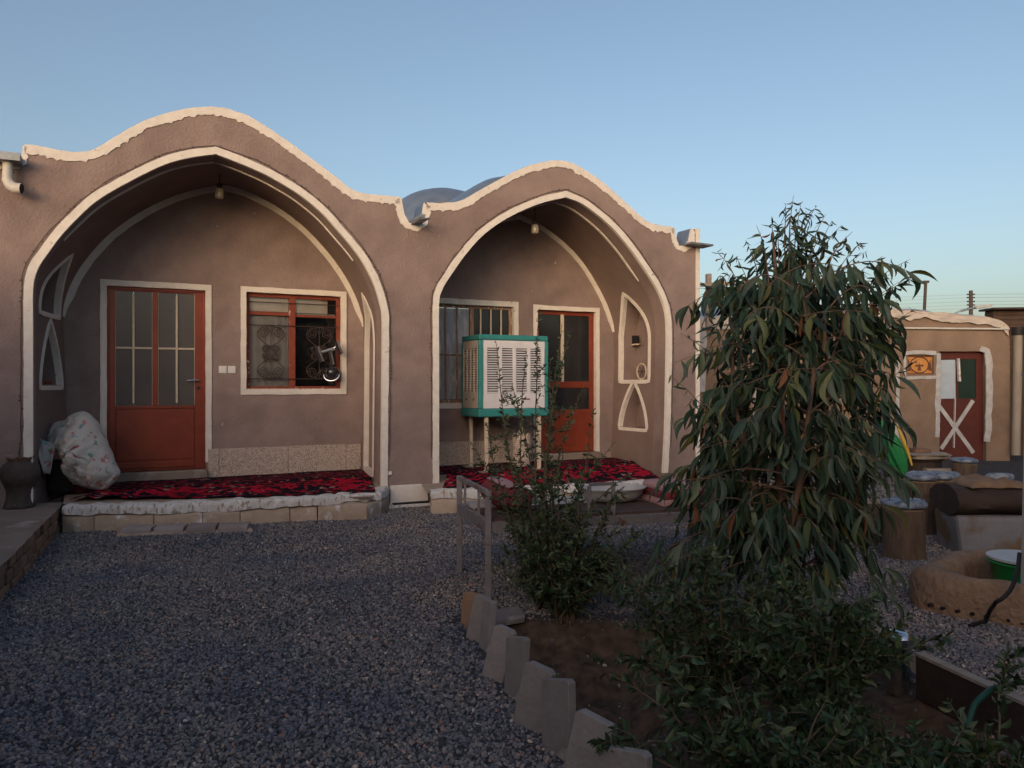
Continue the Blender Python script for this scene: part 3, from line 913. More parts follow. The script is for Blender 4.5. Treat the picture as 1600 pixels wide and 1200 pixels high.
# ---- right window (partly behind the cooler) and right door
def right_window():
    a, b, c, d = wR
    t = BT + .06
    fr = MB(); fw = .05
    m0, m1 = hs(737), hs(743)
    for q in ((a, a + fw, c, d), (b - fw, b, c, d), (a + fw, b - fw, d - fw, d), (a + fw, b - fw, c, c + fw), (m0, m1, c + fw, d - fw)):
        fr.box((q[0], t, q[2]), (q[1], t + .05, q[3]))
    win = fr.build('window', 'woodworn', house, bevel=.004, label='bleached wood window with whitewashed panes beside barred dark panes')
    zc = hz(554, 700)
    xs = [a + fw] + [hs(p) for p in (680, 699, 717)] + [m0]
    for p, q in zip(xs[:-1], xs[1:]):
        for e, f in ((c + fw, zc), (zc, d - fw)):
            MB().box((p + .012, t + .02, e + .008), (q - .012, t + .026, f - .008)).build('pane', 'smear', win)
    for p in xs[1:-1]:
        slab_part('muntin', 'woodworn', win, (p - .014, t + .004, c + fw), (p + .014, t + .04, d - fw))
    slab_part('muntin', 'woodworn', win, (a + fw, t + .007, zc - .012), (m0, t + .038, zc + .012))
    MB().box((m1, t + .02, c + fw), (b - fw, t + .026, d - fw)).build('pane', 'darkglass', win)
    for p in (753.5, 769.5, 785.5):
        x = hs(p, 500)
        slab_part('bar', 'cream', win, (x - .011, t - .01, c + fw), (x + .011, t + .01, d - fw))
right_window()
def right_door():
    a, b, c, d = dR
    t = BT + .07
    p0, p1 = a + .07, b - .07
    z1, z2, z3, z4 = hz(492, 885), hz(596, 885), hz(606, 885), hz(640, 885)
    lf = MB()
    for q in ((a, p0, c, d), (p1, b, c, d), (p0, p1, z1, d), (p0, p1, z3, z2), (p0, p1, c, z4)):
        lf.box((q[0], t, q[2]), (q[1], t + .05, q[3]))
    door = lf.build('door', 'redpaint', house, bevel=.004, label='red brown door with two dark panes and a pale upright bar')
    MB().box((p0, t + .02, z2), (p1, t + .026, z1)).build('pane', 'darkglass', door)
    MB().box((p0, t + .02, z4), (p1, t + .026, z3)).build('pane', 'darkglass', door)
    x = hs(882, 540)
    slab_part('bar', 'cream', door, (x - .027, t - .012, z2 - .005), (x + .027, t + .012, z1 + .01))
    slab_part('bottom_panel', 'redpaint', door, (p0 + .02, t - .008, c + .1), (p1 - .02, t + .02, z4 - .05))
    MB().box((a - .02, BT - .1, floor_z(BT) - .02), (b + .02, BT + .09, c)).build('threshold', 'concrete', house, bevel=.01)
right_door()

# ---- dado of terrazzo slabs
def dado(s0, s1, ztop, cuts):
    xs = [s0] + cuts + [s1]
    for p, q in zip(xs[:-1], xs[1:]):
        MB().box((p + .002, BT - .02, floor_z(BT) - .03), (q - .002, BT + .01, ztop + random.uniform(-.004, .004))).build('dado_slab', 'terrazzo', house, bevel=.003)
zd = hz(697, 450)
dado(dL[1] + .02, sRb - .03, zd, [hs(342), hs(450), hs(540)])
dado(bandR[0][0] + .02, dR[0] - .08, zd - .02, [hs(735), hs(790)])
dado(sLb + .02, dL[0] - .08, zd - .02, [])

# ---- pillar plinth, light switches, left gutter, spouts
pl0, pl1 = H(609, 770)[0], H(668, 770)[0]
MB().box((pl0, -.035, H(638, 789)[1]), (pl1, .02, H(638, 757)[1]), jit=.006).build('plinth', 'white', house, bevel=.006)
MB().box((pl0 - .05, -.12, -.08), (pl1 + .06, .02, .035), jit=.012).build('plinth_foot', 'whitedirt', house, bevel=.01)
MB().box((pl0 + .02, -.1, .036), (pl1 - .01, -.036, .052)).build('rubber_strip', 'black', house)
for px in (348, 362):
    sx, z = H(px, 577.5, BT)
    pt = MB().box((sx - .045, BT - .012, z - .045), (sx + .045, BT + .004, z + .045)).build('switch_plate', 'switch', house, bevel=.004)
    MB().box((sx - .028, BT - .017, z - .028), (sx + .028, BT - .0125, z + .028)).build('rocker', 'switch', pt, bevel=.002)
sx, z = H(608.5, 739)
MB().box((sx - .02, -.03, z - .02), (sx + .02, -.017, z + .02)).build('junction_box', 'switch', house, bevel=.003)
g0 = H(-30, 248)[0]; g1 = H(36, 248)[0]; gz0, gz1 = H(20, 255, -.1)[1], H(20, 243, -.1)[1]
gut = MB()
gut.box((g0, -.22, gz0), (g1, .3, gz0 + .012)); gut.box((g0, -.225, gz0 + .0), (g1, -.215, gz1)); gut.box((g1 - .008, -.214, gz0 + .013), (g1, .0, gz1))
gut.build('gutter', 'metal', house)
pc = H(12, 260, -.12)[0]
PZ = gz0
MB().tube([(pc, -.12, PZ + .02), (pc, -.12, PZ - .09), (pc, -.12, PZ - .17), (pc + .02, -.13, PZ - .215), (pc + .06, -.15, PZ - .245), (pc + .12, -.17, PZ - .25)], [.043, .043, .049, .05, .05, .05], 16, cap=False).build('downpipe', 'pvc', house, smooth=60)
MB().tube([(pc + .105, -.165, PZ - .249), (pc + .118, -.1695, PZ - .2505)], .046, 16).build('downpipe_mouth', 'black', house)
n1 = H(650, 350)
MB().obox((n1[0] + .0, -.06, n1[1] + .004), Vector((.07, 0, .012)), Vector((0, .28, 0)), Vector((0, 0, .005))).build('drain_spout', 'metal', house)
MB().obox((n1[0] - .03, -.06, n1[1] + .03), Vector((.004, 0, .02)), Vector((0, .27, 0)), Vector((.03, 0, 0))).build('drain_spout_side', 'metal', house)
n2 = H(1078, 385)
MB().obox((n2[0] + .06, -.08, n2[1] + .01), Vector((.2, 0, -.004)), Vector((0, .12, 0)), Vector((0, 0, .012))).build('drain_spout', 'metal', house)

# ---- roof: foil-covered vaults behind the parapet, end wall
topS = np.array([p[0] for p in TOP if True]); topZ = np.array([p[1] for p in TOP])
order = np.argsort(topS); topS = topS[order]; topZ = topZ[order]
def roof_fn(u, v):
    s = -4.4 + (S_END - .05 + 4.4) * u
    t = WT - .02 + 6.0 * v
    z = float(np.interp(s, topS, topZ))
    lift = .19 * math.exp(-((s - H(788, 275)[0]) / .5) ** 2) * sstep(0, .05, v)
    return (s, t, z - .045 + lift - .03 * sstep(0, .02, v) + .012 * nz1(s * 2.5, t * 2.5))
MB().grid(260, 30, roof_fn).build('roof', 'foil', house, smooth=60, recalc=False)
dc = at_depth(692, 297, 13.3); ds, dt = toH(dc)
prof = [(1.3 * math.cos(a), 1.3 * math.sin(a) - 1.3) for a in np.linspace(0, math.pi / 2 - .02, 14)]
MB().lathe(prof, (ds, dt, dc.z), 40, .05).build('roof_dome', 'foil', house, smooth=60)
MB().box((S_END - .32, WT + .02, ZF), (S_END - .04, 6.2, endp[1][1] - .1)).build('end_wall', 'plaster', house)
MB().box((-4.5, 6.0, ZF), (S_END - .33, 6.25, 3.0)).build('rear_wall', 'plaster', house)

# ---- porch floor, terrace and step (setting)
def fedge(px, py): return toH(ground(px, py, .25))
EL = [fedge(*p) for p in [(97, 791), (200, 790), (300, 788), (425, 780), (520, 776), (584, 775)]] + [(pl0 - .04, -.1)]
ER = [fedge(*p) for p in [(673, 768), (800, 764), (930, 757), (1046, 751)]]
def floor_piece(edge, s_l, s_r, name):
    top = []
    e = resample(edge, .1)
    n = len(e)
    mb = MB()
    vs = []; fs = []
    K = 10
    for i, (s, t) in enumerate(e):
        for k in range(K + 1):
            u = k / K
            tt = t + .12 + (BT + .02 - t - .12) * u
            sB = s_l + (s_r - s_l) * i / (n - 1)
            vs.append((s + (sB - s) * u, tt, floor_z(tt) + .003 * nz1(s * 3, tt * 3)))
    for i in range(n - 1):
        for k in range(K):
            q = i * (K + 1) + k
            fs.append((q, q + K + 1, q + K + 2, q + 1))
    o = mb.add(vs, fs).build(name, 'mortar', None, smooth=180)
    o.location = F0; o.rotation_euler = (0, 0, A)
    o['kind'] = 'structure'
    return o
pf = floor_piece(EL, sLb, sRb, 'porch_floor'); pf['label'] = 'raised porch floor under the wide arch by the clay jar'
pf2 = floor_piece(ER, bandR[0][0], bandR[-1][0], 'porch_floor'); pf2['label'] = 'raised porch floor under the arch with the cooler'

def lumpy_block(p, q, depth, z0, z1, n=6, amp=.008, seed=0):
    """a rough block along the edge from p to q (s,t), front face outwards"""
    p = Vector((p[0], p[1], 0)); q = Vector((q[0], q[1], 0)); d = q - p; nn = Vector((d.y, -d.x, 0)).normalized() * -1
    if nn.y < 0: nn = -nn                      # inwards
    mb = MB()
    prof = [(0.0, z0), (0.0, z0 + (z1 - z0) * .5), (.0, z1 - .02), (.018, z1), (depth, z1), (depth, z0)]
    vs = []; fs = []
    for i in range(n + 1):
        for k, (a, z) in enumerate(prof):
            c = p + d * (i / n) + nn * a
            j = amp * Vector((nz1(c.x * 9, c.y * 9 + seed, z * 9), nz1(c.x * 9 + 5, c.y * 9, z * 9 + seed), nz1(c.x * 9, c.y * 9 + 11, z * 9)))
            vs.append((c.x + (j.x if 0 < i < n else 0), c.y + j.y, z + j.z))
    m = len(prof)
    for i in range(n):
        for k in range(m):
            fs.append((i * m + k, i * m + (k + 1) % m, (i + 1) * m + (k + 1) % m, (i + 1) * m + k))
    fs.append(tuple(range(m))); fs.append(tuple(n * m + k for k in range(m))[::-1])
    return mb.add(vs, fs)
def edge_blocks(edge, parent, nblk, seed):
    e = resample(edge, .02); n = len(e)
    cuts = [int((i + (random.uniform(-.28, .28) if 0 < i < nblk else 0)) * (n - 1) / nblk) for i in range(nblk + 1)]
    for a, b in zip(cuts[:-1], cuts[1:]):
        p, q = Vector(e[a]), Vector(e[b]); g = (q - p).normalized() * .004
        of = Vector((0, random.uniform(-.014, .01)))
        lumpy_block(p + g + of, q - g + of, .14, -.05, .16 + random.uniform(-.006, .002), 6, .022, seed + a).build('edge_block', 'block', parent, smooth=50)
    # whitewashed lip along the top
    mb = MB()
    for a, b in zip(cuts[:-1:2], cuts[2::2] + ([cuts[-1]] if nblk % 2 else [])):
        p, q = Vector(e[a]), Vector(e[b])
        o_ = Vector((0, -.012))
        lumpy_block(p + o_, q + o_, .15, .165, .256, 24, .024, seed + a + 77).build('whitewashed_lip', 'whitedirt', parent, smooth=60)
edge_blocks(EL, pf, 9, 1); edge_blocks(ER, pf2, 7, 40)

# step of four bricks under the left porch edge
stp = MB()
sA_, sB_ = fedge(183, 823), fedge(388, 823)
gA = toH(ground(186, 838, .0)); gB = toH(ground(388, 832, .0))
stepo = MB().add([(gA[0] - .03, gA[1] - .03, -.03), (gB[0] + .05, gB[1] - .03, -.03), (gB[0] + .05, gB[1] + .45, -.03), (gA[0] - .03, gA[1] + .45, -.03),
                  (gA[0] - .02, gA[1] - .01, .035), (gB[0] + .04, gB[1] - .01, .035), (gB[0] + .04, gB[1] + .45, .035), (gA[0] - .02, gA[1] + .45, .035)],
                 [(0, 3, 2, 1), (4, 5, 6, 7), (0, 1, 5, 4), (1, 2, 6, 5), (2, 3, 7, 6), (3, 0, 4, 7)]).build('step', 'mortar', None, bevel=.015)
stepo.location = F0; stepo.rotation_euler = (0, 0, A); stepo['kind'] = 'structure'; stepo['label'] = 'low step of four worn bricks against the porch edge'
for i in range(4):
    u0, u1 = i / 4 + .012, (i + 1) / 4 - .012
    p = Vector(gA).lerp(Vector(gB), u0); q = Vector(gA).lerp(Vector(gB), u1)
    lumpy_block(p - Vector((0, .015)), q - Vector((0, .015)), .2, -.03, .075, 5, .01, i * 3).build('brick', 'stepbrick', stepo, smooth=50)

# terrace at the left with mud-brick face
tp0 = ground(95, 790, .25); tp1 = ground(0, 885, .25)
tdir = (tp1 - tp0).normalized()
tp2 = tp1 + tdir * 2.6
ter = MB()
left = Vector((-dS.x, -dS.y, 0)) * 5
def ter_fn(u, v):
    p = tp0.lerp(tp2, u) - tdir * (.25 * (1 - u)) ; q = p + left * v
    r = .018 * nz1(p.x * 5, p.y * 5) if v < .01 else 0
    return (q.x + r, q.y, .25 + .006 * nz1(q.x * 2, q.y * 2) - (.006 if v < .005 else 0))
ter.grid(50, 40, ter_fn)
tero = ter.build('terrace', 'concrete', None, smooth=60, recalc=False)
tero['kind'] = 'structure'; tero['label'] = 'raised mud terrace carrying the clay jar'
outn = Vector((-tdir.y, tdir.x, 0))
if outn.x < 0: outn = -outn
bs = (tp2 - tp0).length
for row in range(3):
    x = -.1 - (.1 if row % 2 else 0)
    z0 = -.03 + row * .09
    while x < bs:
        Lb = random.uniform(.19, .25)
        c = tp0 + tdir * (x + Lb / 2); c.z = z0 + .042
        jd = random.uniform(-.018, .012) - .005 * row
        MB().obox(c - outn * (.06 - jd), tdir * (Lb / 2 - .006), outn * .06, Vector((0, 0, .041))).build('brick', 'brick', tero, bevel=.012)
        x += Lb
MB().obox((tp0 + tp2) / 2 - outn * .1 + Vector((0, 0, -.13)), tdir * bs / 2, outn * .06, Vector((0, 0, .12))).build('mortar_core', 'mortar', tero)

# unseen sides added for their shade: terrace wing, house behind the camera, right-hand wall
def shading_sides():
    o = HW(-2.3, -.0, 0)
    t = thing('shading_wing', 'plain mud plastered side wing along the terrace, unseen and added for shade', 'building', o, A)  # wing inferred from the terrace, added out of frame to block the left sky
    MB().box((-3.2, -13.0, -.1), (0, -.02, 2.75)).build('wall', 'plaster', t)
    MB().box((-3.25, -13.05, 2.751), (.03, .0, 2.83)).build('coping', 'white', t, bevel=.01)
    for k in range(3):
        y = -3.2 - k * 3.4
        dr = MB().box((-.02, y - .5, .27), (.03, y + .5, 2.25)).build('door', 'redpaint', t, bevel=.01)
        MB().box((.031, y - .38, 1.2), (.04, y + .38, 2.1)).build('pane', 'darkglass', dr)
    w_ = thing('shading_house', 'tall mud plastered block behind the camera, added to shade the yard', 'house', (0, -6.5, 0))  # made-up block, sized to keep the low glow off bench and garden
    MB().box((-2.5, -5, -.1), (13, 0, 4.1)).build('wall', 'plaster', w_)
    MB().box((-2.55, -5.05, 4.101), (13.05, .06, 4.2)).build('coping', 'white', w_, bevel=.01)
    for k in range(3):
        x = .2 + k * 3.6
        dr = MB().box((x - .55, -.03, .1), (x + .55, .03, 2.2)).build('door', 'redpaint', w_, bevel=.01)
        MB().box((x - .4, .031, 1.1), (x + .4, .04, 2.0)).build('pane', 'darkglass', dr)
    y_ = thing('shading_wall', 'plain mud wall beside the basin, unseen and added to block the sky', 'wall', (5.7, 0, 0))  # put in out of frame to cut sky light from the right
    MB().box((0, -6.4, -.1), (.35, 8.0, 2.7)).build('wall_body', 'mudwall', y_)
    MB().box((-.03, -6.4, 2.701), (.38, 8.03, 2.78)).build('coping', 'mudwall', y_, bevel=.02)
shading_sides()

# ------------------------------------------------------------------ carpets
def carpet_mat(name, red, dark, cream, seed):
    m, n, l, b = new_mat(name)
    tc = n.new('ShaderNodeTexCoord')
    uvs = n.new('ShaderNodeSeparateXYZ'); l.new(tc.outputs['UV'], uvs.inputs[0])
    nz = n.new('ShaderNodeTexNoise'); nz.inputs['Scale'].default_value = 9; l.new(tc.outputs['UV'], nz.inputs['Vector'])
    mp = n.new('ShaderNodeMapping'); mp.inputs['Location'].default_value = (seed, seed, 0); l.new(tc.outputs['UV'], mp.inputs[0])
    vo = n.new('ShaderNodeTexVoronoi'); vo.distance = 'MANHATTAN'; vo.inputs['Scale'].default_value = 20; vo.inputs['Randomness'].default_value = .55
    l.new(mp.outputs[0], vo.inputs['Vector'])
    sep = n.new('ShaderNodeSeparateColor'); l.new(vo.outputs['Color'], sep.inputs[0])
    r1 = n.new('ShaderNodeValToRGB'); r1.color_ramp.interpolation = 'CONSTANT'; e = r1.color_ramp.elements
    e[0].position = 0; e[0].color = L3(red); e[1].position = .58; e[1].color = L3(dark)
    k = e.new(.97); k.color = L3(cream)
    l.new(sep.outputs[0], r1.inputs[0])
    r2 = n.new('ShaderNodeValToRGB'); r2.color_ramp.interpolation = 'CONSTANT'; e = r2.color_ramp.elements
    e[0].position = 0; e[0].color = L3(dark); e[1].position = .62; e[1].color = L3(red)
    k = e.new(.94); k.color = L3(cream)
    l.new(sep.outputs[1], r2.inputs[0])
    # lozenge medallions: |sin| lattice
    def math_(op, a, b_=None):
        q = n.new('ShaderNodeMath'); q.operation = op
        for i, v in enumerate((a, b_)):
            if v is None: continue
            if isinstance(v, (int, float)): q.inputs[i].default_value = v
            else: l.new(v, q.inputs[i])
        return q.outputs[0]
    U, V = uvs.outputs[0], uvs.outputs[1]
    pu = math_('PINGPONG', U, .45); pv = math_('ABSOLUTE', math_('SUBTRACT', V, .5))
    wob = math_('MULTIPLY', math_('SUBTRACT', nz.outputs[0], .5), .12)
    dm = math_('ADD', math_('ADD', math_('MULTIPLY', pu, .9), pv), wob)
    inner = math_('LESS_THAN', dm, .36)
    border = math_('GREATER_THAN', math_('ADD', pv, math_('MULTIPLY', wob, .25)), .34)
    mxa = n.new('ShaderNodeMix'); mxa.data_type = 'RGBA'; l.new(inner, mxa.inputs[0]); l.new(r2.outputs[0], mxa.inputs[6]); l.new(r1.outputs[0], mxa.inputs[7])
    r3 = n.new('ShaderNodeValToRGB'); r3.color_ramp.interpolation = 'CONSTANT'; e = r3.color_ramp.elements
    e[0].position = 0; e[0].color = L3(dark); e[1].position = .7; e[1].color = L3(tuple(c * .8 for c in red)); k = e.new(.95); k.color = L3(cream)
    l.new(sep.outputs[2], r3.inputs[0])
    mxb = n.new('ShaderNodeMix'); mxb.data_type = 'RGBA'; l.new(border, mxb.inputs[0]); l.new(mxa.outputs[2], mxb.inputs[6]); l.new(r3.outputs[0], mxb.inputs[7])
    fz = n.new('ShaderNodeTexNoise'); fz.inputs['Scale'].default_value = 240; l.new(tc.outputs['UV'], fz.inputs['Vector'])
    mr = n.new('ShaderNodeMapRange'); mr.inputs[3].default_value = .6; mr.inputs[4].default_value = 1.35; l.new(fz.outputs[0], mr.inputs[0])
    mm = n.new('ShaderNodeMix'); mm.data_type = 'RGBA'; mm.blend_type = 'MULTIPLY'; mm.inputs[0].default_value = 1
    l.new(mxb.outputs[2], mm.inputs[6]); l.new(mr.outputs[0], mm.inputs[7]); l.new(mm.outputs[2], b.inputs['Base Color'])
    b.inputs['Roughness'].default_value = 1; b.inputs['Specular IOR Level'].default_value = .05
    b.inputs['Sheen Weight'].default_value = 0
    bp = n.new('ShaderNodeBump'); bp.inputs['Strength'].default_value = .6; bp.inputs['Distance'].default_value = .006
    l.new(fz.outputs[0], bp.inputs['Height']); l.new(bp.outputs[0], b.inputs['Normal'])
    return m
CM1 = carpet_mat('carpet_red', (.40, .012, .034), (.016, .011, .017), (.30, .2, .17), 0)
CM2 = carpet_mat('carpet_dark', (.15, .016, .03), (.018, .012, .018), (.2, .13, .12), 4)
def carpet(label, corners, mat, lift, amp, seed, ripple=None):
    """corners (s,t): front-left, front-right, back-right, back-left"""
    c = [Vector(p) for p in corners]
    ctr = (c[0] + c[1] + c[2] + c[3]) / 4
    base = HW(ctr.x, ctr.y, floor_z(ctr.y))
    Lx = (c[1] - c[0]).length; Ly = (c[3] - c[0]).length
    NU, NV = 120, 40
    vs = []; uv = []
    for j in range(NV + 1):
        for i in range(NU + 1):
            u, v = i / NU, j / NV
            p = c[0].lerp(c[1], u).lerp(c[3].lerp(c[2], u), v)
            fr = .02 * nz1(u * 9, seed, 3) * (1 - v)
            y = p.y + fr
            h = amp * max(0, nz1(p.x * 2.2 + seed, y * 3.1) + .12) + .004 * nz1(p.x * 9, y * 9, seed)
            if ripple: h += ripple(u, v)
            h *= 1
            w_ = HW(p.x + .015 * nz1(v * 6, seed), y, floor_z(y) + lift + max(h, 0)) - base
            vs.append(tuple(w_)); uv.append((u * Lx, v))
    fs = [(j * (NU + 1) + i, j * (NU + 1) + i + 1, (j + 1) * (NU + 1) + i + 1, (j + 1) * (NU + 1) + i) for j in range(NV) for i in range(NU)]
    me = bpy.data.meshes.new('carpet'); me.from_pydata(vs, [], fs)
    ul = me.uv_layers.new(name='UVMap')
    lv = np.zeros(len(me.loops), dtype=np.int32); me.loops.foreach_get('vertex_index', lv)
    ul.data.foreach_set('uv', np.array(uv)[lv].ravel())
    me.polygons.foreach_set('use_smooth', [True] * len(fs))
    me.materials.append(mat)
    o = bpy.data.objects.new('carpet', me); COL.objects.link(o); o.location = base
    md = o.modifiers.new('thick', 'SOLIDIFY'); md.thickness = .009; md.offset = -1
    o['label'] = label; o['category'] = 'carpet'; o['group'] = 'red patterned carpets on the porches'
    return o
def fl(px, py, z=.27): return toH(ground(px, py, z))
fa = fl(108, 783); fb = fl(586, 767)
carpet('bright red patterned carpet along the porch edge by the draped bundle',
       [fa, fb, (sRb - .06, .72), (sLb + .35, .62)], CM1, .02, .03, 1,
       lambda u, v: .05 * math.exp(-((u - .13 - .12 * v) / .035) ** 2) * (1 - .5 * v) + .035 * math.exp(-((u - .04) / .03) ** 2) + .02 * math.exp(-((v - .02) / .06) ** 2) * abs(nz1(u * 7, 3)))
carpet('dark red carpet lying along the back wall under the scrollwork window',
       [(sLb + .05, .58), (sRb - .04, .66), (sRb - .04, BT - .05), (sLb + .05, BT - .16)], CM2, .01, .012, 5)
ga = fl(690, 762); gb = fl(1035, 745)
carpet('bright red patterned carpet in front of the teal cooler',
       [ga, gb, (bandR[-1][0] - .05, .66), (bandR[0][0] + .3, .6)], CM1, .02, .03, 9)
carpet('dark red carpet under the teal cooler against the back wall',
       [(bandR[0][0] + .1, .55), (bandR[-1][0] - .04, .6), (bandR[-1][0] - .04, BT - .13), (bandR[0][0] + .1, BT - .13)], CM2, .01, .012, 13)

# ------------------------------------------------------------------ clay jar on the terrace
jp = ground(31, 793, .25)
jar = thing('clay_jar', 'dark clay jar with a broken wavy rim on a narrow foot on the terrace', 'jar', jp)
k = .49 / 80
prof = [(0.0, 0), (21 * k, 0), (22.5 * k, 2 * k), (21 * k, 6 * k), (18.5 * k, 12 * k), (17.5 * k, 20 * k), (18.5 * k, 28 * k), (22 * k, 36 * k), (26 * k, 43 * k), (28 * k, 50 * k),
        (28 * k, 57 * k), (26 * k, 64 * k), (22 * k, 69 * k), (18 * k, 72 * k), (17 * k, 74 * k)]
MB().lathe(prof, (0, 0, 0), 40, .13).build('body', 'clay', jar, smooth=60)
mb = MB(); vs = []; fs = []
n = 40
for i in range(n):
    a = 2 * math.pi * i / n; r = k * (18 + 3 * nz1(math.cos(a) * 2.5, math.sin(a) * 2.5)); h = k * (4 + 3.0 * nz1(math.cos(a) * 3, math.sin(a) * 3, 5) + 1.2 * math.sin(a * 5))
    for (rr, zz) in ((k * 16, 72 * k), (r, 76 * k), (r + 2.2 * k, 76 * k + h), (r - 1.5 * k, 76 * k + h + .004), (k * 14, 74 * k)):
        vs.append((rr * math.cos(a), rr * math.sin(a), zz))
for i in range(n):
    j = (i + 1) % n
    for q in range(4): fs.append((i * 5 + q, i * 5 + q + 1, j * 5 + q + 1, j * 5 + q))
MB().add(vs, fs).build('rim', 'clayrim', jar, smooth=60)

# ------------------------------------------------------------------ cloth-covered bundle
def cloth_mat():
    m, n, l, b = new_mat('printed_cloth')
    tc = n.new('ShaderNodeTexCoord')
    nz = n.new('ShaderNodeTexNoise'); nz.inputs['Scale'].default_value = 14; nz.inputs['Detail'].default_value = 3; l.new(tc.outputs['Object'], nz.inputs['Vector'])
    mixv = n.new('ShaderNodeMix'); mixv.data_type = 'RGBA'; mixv.inputs[0].default_value = .07
    l.new(tc.outputs['Object'], mixv.inputs[6]); l.new(nz.outputs['Color'], mixv.inputs[7])
    vo = n.new('ShaderNodeTexVoronoi'); vo.inputs['Scale'].default_value = 11; l.new(mixv.outputs[2], vo.inputs['Vector'])
    sep = n.new('ShaderNodeSeparateColor'); l.new(vo.outputs['Color'], sep.inputs[0])
    rp = n.new('ShaderNodeValToRGB'); rp.color_ramp.interpolation = 'CONSTANT'; e = rp.color_ramp.elements
    e[0].position = 0; e[0].color = (.42, .09, .10, 1); e[1].position = .3; e[1].color = (.06, .25, .13, 1)
    for p, c in ((.5, (.14, .3, .33)), (.7, (.38, .36, .36)), (.84, (.36, .16, .10))):
        k_ = e.new(p); k_.color = L3(c)
    l.new(sep.outputs[0], rp.inputs[0])
    lt = n.new('ShaderNodeMapRange'); lt.inputs[1].default_value = .44; lt.inputs[2].default_value = .38; l.new(vo.outputs['Distance'], lt.inputs[0])
    n2 = n.new('ShaderNodeTexNoise'); n2.inputs['Scale'].default_value = 24; n2.inputs['Detail'].default_value = 3; l.new(tc.outputs['Object'], n2.inputs['Vector'])
    g2 = n.new('ShaderNodeMapRange'); g2.inputs[1].default_value = .5; g2.inputs[2].default_value = .53; l.new(n2.outputs[0], g2.inputs[0])
    ml = n.new('ShaderNodeMath'); ml.operation = 'MULTIPLY'; l.new(lt.outputs[0], ml.inputs[0]); l.new(g2.outputs[0], ml.inputs[1])
    ml2 = n.new('ShaderNodeMath'); ml2.operation = 'MULTIPLY'; l.new(ml.outputs[0], ml2.inputs[0]); ml2.inputs[1].default_value = .8
    mx = n.new('ShaderNodeMix'); mx.data_type = 'RGBA'; mx.inputs[6].default_value = (.46, .44, .42, 1)
    l.new(ml2.outputs[0], mx.inputs[0]); l.new(rp.outputs[0], mx.inputs[7]); l.new(mx.outputs[2], b.inputs['Base Color'])
    b.inputs['Roughness'].default_value = .95; b.inputs['Specular IOR Level'].default_value = .1
    n3 = n.new('ShaderNodeTexNoise'); n3.inputs['Scale'].default_value = 9; n3.inputs['Detail'].default_value = 3; n3.inputs['Distortion'].default_value = .4; l.new(tc.outputs['Object'], n3.inputs['Vector'])
    bp = n.new('ShaderNodeBump'); bp.inputs['Strength'].default_value = .55; bp.inputs['Distance'].default_value = .03
    l.new(n3.outputs[0], bp.inputs['Height']); l.new(bp.outputs[0], b.inputs['Normal'])
    return m
M['printcloth'] = cloth_mat()
